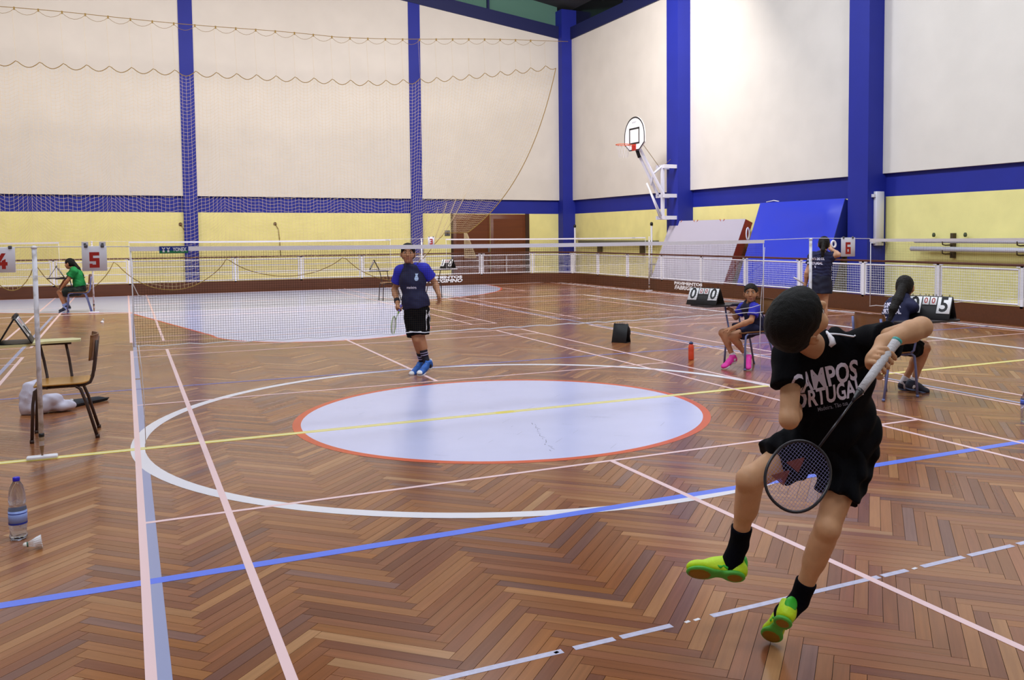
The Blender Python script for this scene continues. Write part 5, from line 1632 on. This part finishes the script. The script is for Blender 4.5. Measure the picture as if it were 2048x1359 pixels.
boy, boy_shirt, (bX, bY, bZ) = figure('boy in black shirt and lime shoes leaping backwards to hit with his racket', (at(1620, 1250, 3.45).x, at(1620, 1250, 3.45).y, 0), J, hd, 1.0,
    M_SKIN, 'short', M_HAIR, M_TEEK, M_SHORTK, M_SOCKK, [sl, sr], res=0.0055, hands=(boy_left, boy_grip), sleeve_f=0.50, short_f=0.60, sock_f=0.27, shirt_hem=0.02, wr=0.0045, bulk=1.04, short_r=0.088, opening=1.22)
# lettering on his back
tz = nrm(-CAM_W * 0.96 + CAM_U * 0.10)
ty = nrm(CAM_U * 0.97 - CAM_R * 0.24); ty = (ty - tz * ty.dot(tz)).normalized(); tx = ty.cross(tz)
M_PRINT = mat('pale_print', '#e2dcf2', 0.7)
def widen(bm_, w):
    xs = [v.co.x for v in bm_.verts]; k = w / (max(xs) - min(xs)); c = (max(xs) + min(xs)) / 2
    for v in bm_.verts: v.co.x = (v.co.x - c) * k
    return bm_
decal('lettering', widen(text_bm('CAMPOS', 0.100, 0.0028), 0.252), at(1656, 757, 3.2), tx, ty, tz, boy_shirt, M_PRINT, boy_shirt, 0.0022)
decal('lettering', widen(text_bm('PORTUGAL', 0.086, 0.0024), 0.262), at(1667, 792, 3.2), tx, ty, tz, boy_shirt, M_PRINT, boy_shirt, 0.0022)
decal('small_lettering', widen(text_bm('Madeira. Tão tua', 0.022, 0.0002), 0.105), at(1682, 814, 3.2), tx, ty, tz, boy_shirt, mat('grey_print2', '#7a7a88', 0.7), boy_shirt, 0.002)
# white collar band and shoulder piping
mb = MB()
cpts = [at(1655, 656, 3.24), at(1664, 668, 3.20), at(1668, 682, 3.18), at(1666, 695, 3.17)]
me = boy_shirt.data
bv = BVHTree.FromPolygons([v.co for v in me.vertices], [list(p.vertices) for p in me.polygons])
def snap(p):
    h = bv.find_nearest(p); return h[0] + h[1] * 0.002
mb.tube([snap(p) for p in cpts], [0.004, 0.010, 0.012, 0.006], 6); mb.build('collar', mat('white_cloth', '#e8e6f0', 0.8), boy_shirt, True)
mb = MB(); mb.tube([snap(at(u, v, 3.22)) for u, v in ((1656, 657), (1670, 660), (1684, 664), (1700, 670), (1712, 671))], 0.0035, 5); mb.build('shoulder_piping', mat('white_cloth', '#e8e6f0', 0.8), boy_shirt, True)

# his racket
def racket(butt, cone_end, tip, n_hint, label, grip_m, frame_m, string_m, hl=0.232, hw=0.182, strings=22, rg=0.0145, emblem=True, cap_m=None):
    d = nrm(tip - butt); n = Vector(n_hint); n = (n - d * n.dot(d)).normalized(); x = d.cross(n)
    t = empty('badminton_racket', butt, label=label, cat='racket', group='badminton rackets')
    L = (tip - butt).length
    gl = (cone_end - butt).length
    M = frame_M(butt, x, n, d)
    mb = MB(); mb.lathe([(rg * 1.0, 0.0), (rg * 1.12, 0.006), (rg * 1.05, 0.02), (rg, 0.05), (rg * 0.96, gl * 0.7), (rg * 0.88, gl)], M, 12)
    mb.build('grip', grip_m, t, True)
    mb = MB(); mb.lathe([(rg * 1.16, -0.003), (rg * 1.18, 0.004), (rg * 1.05, 0.010)], M, 12); mb.build('butt_cap', cap_m or grip_m, t, True)
    mb = MB(); mb.lathe([(rg * 0.86, gl), (rg * 0.8, gl + 0.012), (0.006, gl + 0.035), (0.0042, gl + 0.05)], M, 12); mb.build('cone', frame_m, t, True)
    hc = L - hl / 2
    mb = MB(); mb.tube([M @ Vector((0, 0, gl + 0.03)), M @ Vector((0, 0, L - hl))], 0.0036, 8); mb.build('shaft', frame_m, t, True)
    def oval(a):
        ca, sa = math.cos(a), math.sin(a)
        return (hw / 2 * math.copysign(abs(ca) ** 0.92, ca), hl / 2 * math.copysign(abs(sa) ** 0.92, sa))
    mb = MB(); mb.tube([M @ Vector((oval(a)[0], 0, hc + oval(a)[1])) for a in np.linspace(0, 2 * math.pi, 49)[:-1]], 0.0046, 8, closed=True); mb.build('head_frame', frame_m, t, True)
    mb = MB()
    def chord(fr, ax):
        k = 1 - abs(fr) ** (2 / 0.92); return (max(k, 0)) ** (0.92 / 2)
    for i in range(1, strings):
        f = -1 + 2 * i / strings; c = chord(f, 0) * hl / 2
        mb.strand(M @ Vector((f * hw / 2, 0.0004, hc - c)), M @ Vector((f * hw / 2, 0.0004, hc + c)), 0.00045)
    for i in range(1, strings + 1):
        f = -1 + 2 * i / (strings + 1); c = chord(f, 0) * hw / 2
        mb.strand(M @ Vector((-c, -0.0004, hc + f * hl / 2)), M @ Vector((c, -0.0004, hc + f * hl / 2)), 0.00045)
    mb.build('strings', string_m, t, True)
    return t, M, hc
rk, RM, rhc = racket(butt, cone_end, r_tip, -CAM_W * 0.9 + CAM_U * 0.25, 'dark racket with white grip hanging from the leaping boy\'s right hand', mat('white_grip', '#cfccd2', 0.7, bump=0.4, bscale=120),
    mat('dark_frame', '#201a22', 0.3), mat('lilac_string', '#8f88b8', 0.5), hl=0.222, hw=0.180, cap_m=mat('teal_cap', '#3a9a94', 0.4))
M_STEN = mat('red_stencil', '#6a2a2a', 0.7)
mb = MB()
sgx = 1 if (RM.to_3x3() @ Vector((1, 0, 0))).dot(CAM_R) < 0 else -1
for x0, z0 in ((0.022, -0.034), (0.034, 0.028)):      # two inked triangles on the string bed
    for i in range(11):
        f = i / 10; hw_ = 0.003 + 0.019 * f; zz = rhc + z0 - 0.022 + 0.044 * f; xc = sgx * (x0 + 0.010 * (f - 0.5))
        mb.box((xc - hw_, -0.0010, zz), (xc + hw_, 0.0010, zz + 0.0032), RM)
mb.build('stencil', M_STEN, rk, True)
# ------------------------------------------------------------------ the opponent beyond the net
M_NAVY = mat('navy_jersey', '#1b1d44', 0.75, bump=0.15, bscale=120)
M_ROYAL = mat('royal_sleeve', '#2b2fc0', 0.7, bump=0.15, bscale=120)
M_NAVY2 = mat('navy_cloth', '#191b40', 0.8, bump=0.15, bscale=120)
M_SHOEB = mat('blue_shoe', '#2a62b8', 0.5, var=0.35, vscale=14)
M_SHOEW = mat('white_sole', '#e4e2ea', 0.5)
M_PINK = mat('pink_shoe', '#f03ab0', 0.5)
M_SHOED = mat('dark_shoe', '#23283c', 0.5)
M_SOCKW = mat('white_sock', '#dfdce6', 0.85, bump=0.3, bscale=300)
D = 10.55
J = dict(pelvis=at(834, 625, D), chest=at(825, 564, D), neck=at(820, 533, D),
         sh=[at(801, 542, D + .05), at(848, 538, D + .0)],
         el=[at(789, 580, D + .12), at(870, 566, D + .10)],
         wr=[at(795, 605, D - .10), at(878, 590, D - .05)],
         hip=[at(825, 638, D), at(843, 638, D)], kn=[at(833, 678, D - .05), at(841, 676, D - .02)], an=[at(845, 722, D + .12), at(851, 716, D + .0)])
# person faces the lens: his right hand is on the picture's left
hd = Head(at(816, 507, D - .03), cam_v(0.02, 1, 0.03), cam_v(0.16, -0.08, -1), 1.04)
op_butt, op_tip = at(802, 611, D - .16), at(783, 661, D - .66)
def og(S):
    a = nrm(op_tip - op_butt)
    grip(S, J['wr'][0], op_butt + a * 0.06, a, 0.0135, cam_v(-0.3, 0.5, 0.8), 0.95, 1)
def ol(S): hand(S, J['wr'][1], cam_v(0.10, -1.0, -0.15), cam_v(-0.5, -0.1, -0.6), 0.95, -1, 0.45)
s0 = dict(heel=at(845, 738, D + .13), dir=cam_v(-0.42, -0.30, -0.86), up=cam_v(0.0, 1, -0.32), L=0.25, mu=M_SHOEB, ms=M_SHOEW, mo=M_WHITEP, toe=M_WHITEP)
s1 = dict(heel=at(862, 734, D + .02), dir=cam_v(-0.45, -0.36, -0.82), up=cam_v(0.0, 1, -0.36), L=0.25, mu=M_SHOEB, ms=M_SHOEW, mo=M_WHITEP, toe=M_WHITEP)
M_SOCKB = mat('dark_striped_sock', '#1e1a2a', 0.85)
opp, osh, (oX, oY, oZ) = figure('boy in navy and royal blue shirt hopping beyond the net with a racket', (at(845, 742, 10.73).x, at(845, 742, 10.73).y, 0), J, hd, 1.05,
    M_SKIN2, 'short', M_HAIR, M_NAVY, M_SHORTK, M_SOCKB, [s0, s1], res=0.008, hands=(og, ol), sleeve_f=0.62, short_f=0.80, sock_f=0.42, shirt_hem=-0.05, sleeve_m=M_ROYAL, bulk=1.02, short_r=0.10)
oz = -CAM_W
mb = MB()   # crest on the chest
bm_ = bmesh.new()
prof = [(-0.018, 0.045), (-0.010, 0.035), (-0.004, 0.042), (0.0, 0.034), (0.004, 0.042), (0.010, 0.035), (0.018, 0.045), (0.010, 0.012), (0.022, -0.012), (0.022, -0.034), (0.010, -0.046), (-0.010, -0.046), (-0.022, -0.034), (-0.022, -0.012), (-0.010, 0.012)]
bm_.faces.new([bm_.verts.new((x, y, 0)) for x, y in prof]); bmesh.ops.triangulate(bm_, faces=bm_.faces[:])
decal('crest', bm_, at(827, 553, D - .3), CAM_R, CAM_U, oz, osh, mat('pale_blue_print', '#b8cdee', 0.7), osh, 0.003)
decal('lettering', widen(text_bm('madeira', 0.045, 0.001), 0.115), at(817, 575, D - .3), CAM_R, CAM_U, oz, osh, mat('pale_print', '#cfc8e0', 0.7), osh, 0.003)
S = SDF(0.01); w0 = J['wr'][0]; wd = nrm(J['wr'][0] - J['el'][0]); S.leg(w0 - wd * 0.075, w0 - wd * 0.005, 0.036, 0.034); S.cut(w0 - wd * 0.065, -wd, 0.004); S.build('wristband', mat('dark_wristband', '#1c1622', 0.85), opp, 0.006)
for q in (0, 1):
    an, kn = J['an'][q], J['kn'][q]; sd = nrm(kn - an)
    for k in (0.16, 0.27):
        S = SDF(0.01); S.leg(an + sd * (k - .02) * (kn - an).length, an + sd * (k + 0.035) * (kn - an).length, 0.0485, 0.0495); S.cut(an + sd * (k - .01) * (kn - an).length, -sd, 0.004); S.build('sock_stripe', mat('lilac_stripe', '#a89cc0', 0.8), opp, 0.006)
# white side stripe and hem of the shorts
me = [c for c in opp.children if c.name.startswith('shorts')][0].data
bv = BVHTree.FromPolygons([v.co for v in me.vertices], [list(p.vertices) for p in me.polygons])
def snap2(p, l=0.003):
    h = bv.find_nearest(p); return h[0] + h[1] * l
sho = [c for c in opp.children if c.name.startswith('shorts')][0]
mb = MB(); pts = [(at(854, v, D - .1), at(859, v, D - .02)) for v in np.linspace(618, 660, 14)]
vs = []
for a_, b_ in pts: vs += [snap2(a_), snap2(b_)]
mb.add(vs, [(2 * i, 2 * i + 2, 2 * i + 3, 2 * i + 1) for i in range(len(pts) - 1)], True); mb.build('side_stripe', M_WHITEP, sho, True)
mb = MB(); mb.tube([snap2(at(u, 661.5 + 0.9 * math.sin((u - 815) / 12), D - .16)) for u in np.linspace(815, 846, 14)], 0.006, 5); mb.build('hem_stripe', M_WHITEP, sho, True)
ork, _, _ = racket(op_butt, lerp(op_butt, op_tip, 0.26), op_tip, CAM_R, 'thin green racket held low by the boy in blue beyond the net', mat('violet_grip', '#6a5aa8', 0.7), mat('green_frame', '#7a9438', 0.4), mat('pale_string', '#c8c8b0', 0.5), rg=0.0135)

# ------------------------------------------------------------------ girl in pink shoes
D = 10.75
J = dict(pelvis=at(1512, 648, D + .12), chest=at(1505, 625, D + .05), neck=at(1500, 607, D),
         sh=[at(1487, 615, D + .15), at(1510, 617, D - .12)],
         el=[at(1472, 634, D + .22), at(1502, 641, D - .18)],
         wr=[at(1468, 623, D + .28), at(1462, 657, D - .10)],
         hip=[at(1507, 654, D + .18), at(1509, 657, D + .02)], kn=[at(1445, 665, D + .12), at(1463, 672, D - .02)], an=[at(1466, 712, D + .10), at(1492, 708, D + .06)])
hd = Head(at(1502, 586, D - .03), cam_v(-0.03, 1, 0.0), cam_v(-0.30, -0.02, -1), 1.03)
def g0(S): hand(S, J['wr'][0], cam_v(-0.7, 0.5, 0.2), cam_v(-0.2, -0.5, -0.5), 0.85, -1, 0.5)
def g1(S): hand(S, J['wr'][1], cam_v(-0.9, -0.15, 0.1), cam_v(0.1, -1, 0.2), 0.85, 1, 0.5)
def flat(u, v, d): p = at(u, v, d); p.z = 0.004; return p
s0 = dict(heel=at(1472, 722, D + .10), dir=cam_v(-0.72, -0.36, -0.45), up=cam_v(-.1, 1, -.2), L=0.235, mu=M_PINK, ms=M_SHOEW, mo=M_WHITEP)
s1 = dict(heel=at(1497, 721, D + .06), dir=cam_v(-0.20, -0.42, -0.80), up=cam_v(0, 1, -.4), L=0.235, mu=M_PINK, ms=M_SHOEW, mo=M_WHITEP)
gl, gsh, _b = figure('girl in navy shirt and pink shoes sitting beside a flip scoreboard', (3.64, 1.16, 0), J, hd, 0.96, M_SKIN2, 'pony', M_HAIRB, M_NAVY2, M_NAVY2, M_SOCKW, [s0, s1],
    res=0.008, hands=(g0, g1), sleeve_f=0.62, short_f=0.62, sock_f=0.14, shirt_hem=0.0, sleeve_m=M_ROYAL, pony=[(hd.p(0, -0.09, 0.02), 0.03), (hd.p(0.03, -0.12, -0.05), 0.022), (hd.p(0.03, -0.12, -0.12), 0.012)])
decal('lettering', widen(text_bm('PORTUGAL', 0.04, 0.002), 0.16), at(1528, 622, D - .1), cam_v(0.3, -0.8, 0.4), cam_v(0.25, 0.9, 0.3), nrm(cam_v(0.85, 0.0, -0.5)), gsh, mat('pale_print', '#cfc8e0', 0.7), gsh, 0.003)

# ------------------------------------------------------------------ girl with the long ponytail
D = 9.0
J = dict(pelvis=at(1784, 677, D - .14), chest=at(1792, 627, D - .08), neck=at(1806, 594, D + .02),
         sh=[at(1784, 610, D + .06), at(1823, 612, D - .16)],
         el=[at(1822, 628, D + .25), at(1838, 624, D + .04)],
         wr=[at(1848, 607, D + .24), at(1858, 605, D + .10)],
         hip=[at(1789, 687, D - .04), at(1791, 691, D - .20)], kn=[at(1848, 690, D + .16), at(1851, 696, D + .02)], an=[at(1806, 765, D + .20), at(1826, 766, D + .06)])
hd = Head(at(1810, 574, D + .06), cam_v(0.05, 1, 0.0), cam_v(0.55, -0.05, 0.85), 1.06)
def p0(S): hand(S, J['wr'][0], cam_v(0.9, 0.0, 0.1), cam_v(0, -1, 0), 0.9, 1, 0.4)
def p1(S): hand(S, J['wr'][1], cam_v(0.9, 0.15, 0.1), cam_v(0, -1, 0), 0.9, -1, 0.4)
s0 = dict(heel=at(1797, 777, D + .22), dir=cam_v(0.80, -0.22, -0.25), up=cam_v(0.2, 1, -0.2), L=0.24, mu=M_SHOED, ms=mat('blue_grey_sole', '#5a6a90', 0.5), mo=None)
s1 = dict(heel=at(1812, 777, D + .06), dir=cam_v(0.95, -0.22, 0.15), up=cam_v(0.2, 1, -0.2), L=0.25, mu=M_SHOED, ms=mat('blue_grey_sole', '#5a6a90', 0.5), mo=None)
pt_, psh, _b = figure('girl with long dark ponytail seated from behind, turning score cards', (3.64, -1.03, 0), J, hd, 1.0, M_SKIN2, 'pony', M_HAIRB, M_NAVY2, M_SHORTK, M_SOCKW, [s0, s1],
    res=0.008, hands=(p0, p1), sleeve_f=0.62, short_f=0.72, sock_f=0.16, shirt_hem=-0.10, bulk=0.98,
    pony=[(hd.p(0, -0.085, 0.0), 0.045), (at(1795, 600, D - .12), 0.048), (at(1787, 618, D - .16), 0.042), (at(1781, 640, D - .17), 0.024), (at(1778, 652, D - .17), 0.008)])
pz = nrm(cam_v(-0.45, 0.05, -1)); py = nrm(CAM_U - pz * CAM_U.dot(pz)); px = py.cross(pz)
decal('lettering', widen(text_bm('A.D.PONTA', 0.07, 0.003), 0.20), at(1776, 609, D - .3), px, nrm(py + px * -0.25), pz, psh, mat('pale_print', '#cfc8e0', 0.7), psh, 0.003)
decal('lettering', widen(text_bm('PORTUGAL', 0.07, 0.003), 0.21), at(1776, 622, D - .3), px, nrm(py + px * -0.25), pz, psh, mat('pale_print', '#cfc8e0', 0.7), psh, 0.003)
decal('lettering', text_bm('Y', 0.06, 0.003), at(1765, 638, D - .3), px, py, pz, psh, mat('pale_print', '#cfc8e0', 0.7), psh, 0.003)

# ------------------------------------------------------------------ standing girl seen from behind
D = 13.6
J = dict(pelvis=at(1640, 556, D), chest=at(1643, 527, D), neck=at(1646, 508, D),
         sh=[at(1625, 513, D), at(1661, 513, D)],
         el=[at(1614, 545, D + .02), at(1677, 509, D - .10)],
         wr=[at(1612, 565, D + .10), at(1662, 498, D + .12)],
         hip=[at(1631, 566, D), at(1649, 566, D)], kn=[at(1632, 618, D), at(1648, 618, D)], an=[at(1631, 664, D + .04), at(1648, 664, D + .04)])
hd = Head(at(1648, 488, D + .02), cam_v(0.05, 1, 0), cam_v(0.35, 0.0, 1), 1.06)
def t0(S): hand(S, J['wr'][0], cam_v(-0.25, -0.9, 0.3), cam_v(0.7, 0.1, 0.4), 0.95, -1, 0.8)
def t1(S): hand(S, J['wr'][1], cam_v(-0.2, 0.6, 0.6), cam_v(0.5, 0.1, 0.7), 0.95, 1, 0.7)
fz = at(1640, 678, D)
def ft(u): p = at(u, 676, D); p.z = 0.0; return p
s0 = dict(heel=ft(1630), dir=Vector((CAM_W.x - .3, CAM_W.y, 0)), up=Vector((0, 0, 1)), L=0.25, mu=M_SHOED, ms=M_SHOEW)
s1 = dict(heel=ft(1648), dir=Vector((CAM_W.x + .1, CAM_W.y, 0)), up=Vector((0, 0, 1)), L=0.25, mu=M_SHOED, ms=M_SHOEW)
sg, ssh, _b = figure('girl in navy shirt and skirt standing with her back turned before the barrier', (fz.x, fz.y, 0), J, hd, 1.08, M_SKIN3, 'pony', M_HAIRB, M_NAVY2, mat('dark_navy_skirt', '#11122c', 0.75), M_SOCKW, [s0, s1],
    res=0.008, hands=(t0, t1), sleeve_f=0.5, short_f=0.40, sock_f=0.15, shirt_hem=0.04, bottom='skirt', bulk=0.98,
    pony=[(hd.p(0, -0.10, 0.03), 0.03), (at(1646, 500, D - .14), 0.03), (at(1645, 512, D - .14), 0.02)])
for txt, v, w, sz in (('A.D.PONTA DO SOL', 516.5, 0.275, 0.05), ('PORTUGAL', 525.5, 0.21, 0.052), ('Y', 532.5, 0.03, 0.045)):
    decal('lettering', widen(text_bm(txt, sz, 0.002), w), at(1642, v, D - .4), CAM_R, CAM_U, -CAM_W, ssh, mat('pale_print', '#cfc8e0', 0.7), ssh, 0.003)
mb = MB(); MM = frame_M(at(1667, 488, D + .16), nrm(cam_v(1, 0, .3)), nrm(cam_v(0, 1, 0.1)), nrm(cam_v(-.3, 0, 1)))
mb.tube([MM @ Vector((0.036 * math.cos(a), 0.050 * math.sin(a), 0)) for a in np.linspace(0, 2 * math.pi, 21)[:-1]], 0.016, 8, closed=True)
tag(mb.build('tape_roll', mat('white_cloth', '#e8e6f0', 0.8)), 'white ring-shaped roll held up in the standing girl\'s right hand', 'roll')
mb = MB(); A_, B_ = at(1587, 554, D + .16), at(1612, 569, D + .12)
mb.tube([A_, lerp(A_, B_, 0.3), B_], [0.012, 0.013, 0.015], 8); tag(mb.build('white_stick', mat('white_grip', '#cfccd2', 0.7)), 'short whitish stick held in the standing girl\'s lowered left hand', 'stick')

# ------------------------------------------------------------------ person in green
D = 19.75
J = dict(pelvis=at(160, 576, D), chest=at(156, 552, D), neck=at(147, 536, D),
         sh=[at(146, 541, D + .17), at(149, 542, D - .17)],
         el=[at(133, 558, D + .20), at(136, 560, D - .18)],
         wr=[at(121, 572, D + .14), at(124, 575, D - .12)],
         hip=[at(157, 581, D + .09), at(157, 582, D - .09)], kn=[at(121, 582, D + .12), at(119, 584, D - .08)], an=[at(136, 613, D + .12), at(131, 615, D - .06)])
hd = Head(at(139, 527, D), cam_v(-0.15, 1, 0), cam_v(-1, -0.15, 0.05), 1.06)
def q0(S): hand(S, J['wr'][0], cam_v(-0.5, -0.8, 0), cam_v(0.6, -0.6, 0), 0.9, 1, 0.5)
def q1(S): hand(S, J['wr'][1], cam_v(-0.5, -0.8, 0), cam_v(0.6, -0.6, 0), 0.9, -1, 0.5)
s0 = dict(heel=at(141, 618, D + .12), dir=cam_v(-0.9, -0.25, -0.1), up=cam_v(-.25, 1, 0), L=0.25, mu=M_SHOED, ms=M_SHOEW)
s1 = dict(heel=at(140, 618, D - .06), dir=cam_v(-0.9, -0.45, -0.1), up=cam_v(-.45, 1, 0), L=0.25, mu=M_SHOED, ms=M_SHOEW)
gp_, gpsh, _b = figure('person in bright green shirt sitting sideways at the far left', (-4.02, 14.85, 0), J, hd, 1.08, M_SKIN2, 'pony', M_HAIR, mat('green_shirt', '#128a44', 0.75), mat('dark_green_shorts', '#14201c', 0.75),
    mat('pale_blue_sock', '#8fa2dc', 0.8), [s0, s1], res=0.009, hands=(q0, q1), sleeve_f=0.62, short_f=0.72, sock_f=0.25, shirt_hem=-0.02,
    pony=[(hd.p(0, -0.09, 0.0), 0.045), (at(156, 537, D - .02), 0.045), (at(164, 551, D), 0.035), (at(167, 563, D), 0.012)])

# ------------------------------------------------------------------ towel behind the left chair
tw = empty('towel', (-3.82, 1.98, 0), label='crumpled white towel heaped on the floor behind the left chair', cat='towel')
S = SDF(0.03); B0 = Vector((-3.84, 2.0, 0))
for p, r in (((0.0, 0, 0.06), (0.13, 0.10, 0.07)), ((-0.06, 0, 0.16), (0.07, 0.07, 0.12)), ((-0.02, 0.02, 0.27), (0.10, 0.05, 0.045)), ((0.10, -0.02, 0.12), (0.10, 0.06, 0.07)), ((0.20, 0.0, 0.05), (0.11, 0.07, 0.05)), ((-0.10, 0.0, 0.08), (0.05, 0.06, 0.10))):
    S.ell(B0 + Vector(p), r)
S.cut(B0 + Vector((0, 0, 0.002)), (0, 0, -1), 0.005)
S.wrinkle(0.0045, WR(5, 34)); S.build('cloth', mat('white_towel', '#d9d6ea', 0.9, bump=0.5, bscale=200), tw, 0.007)
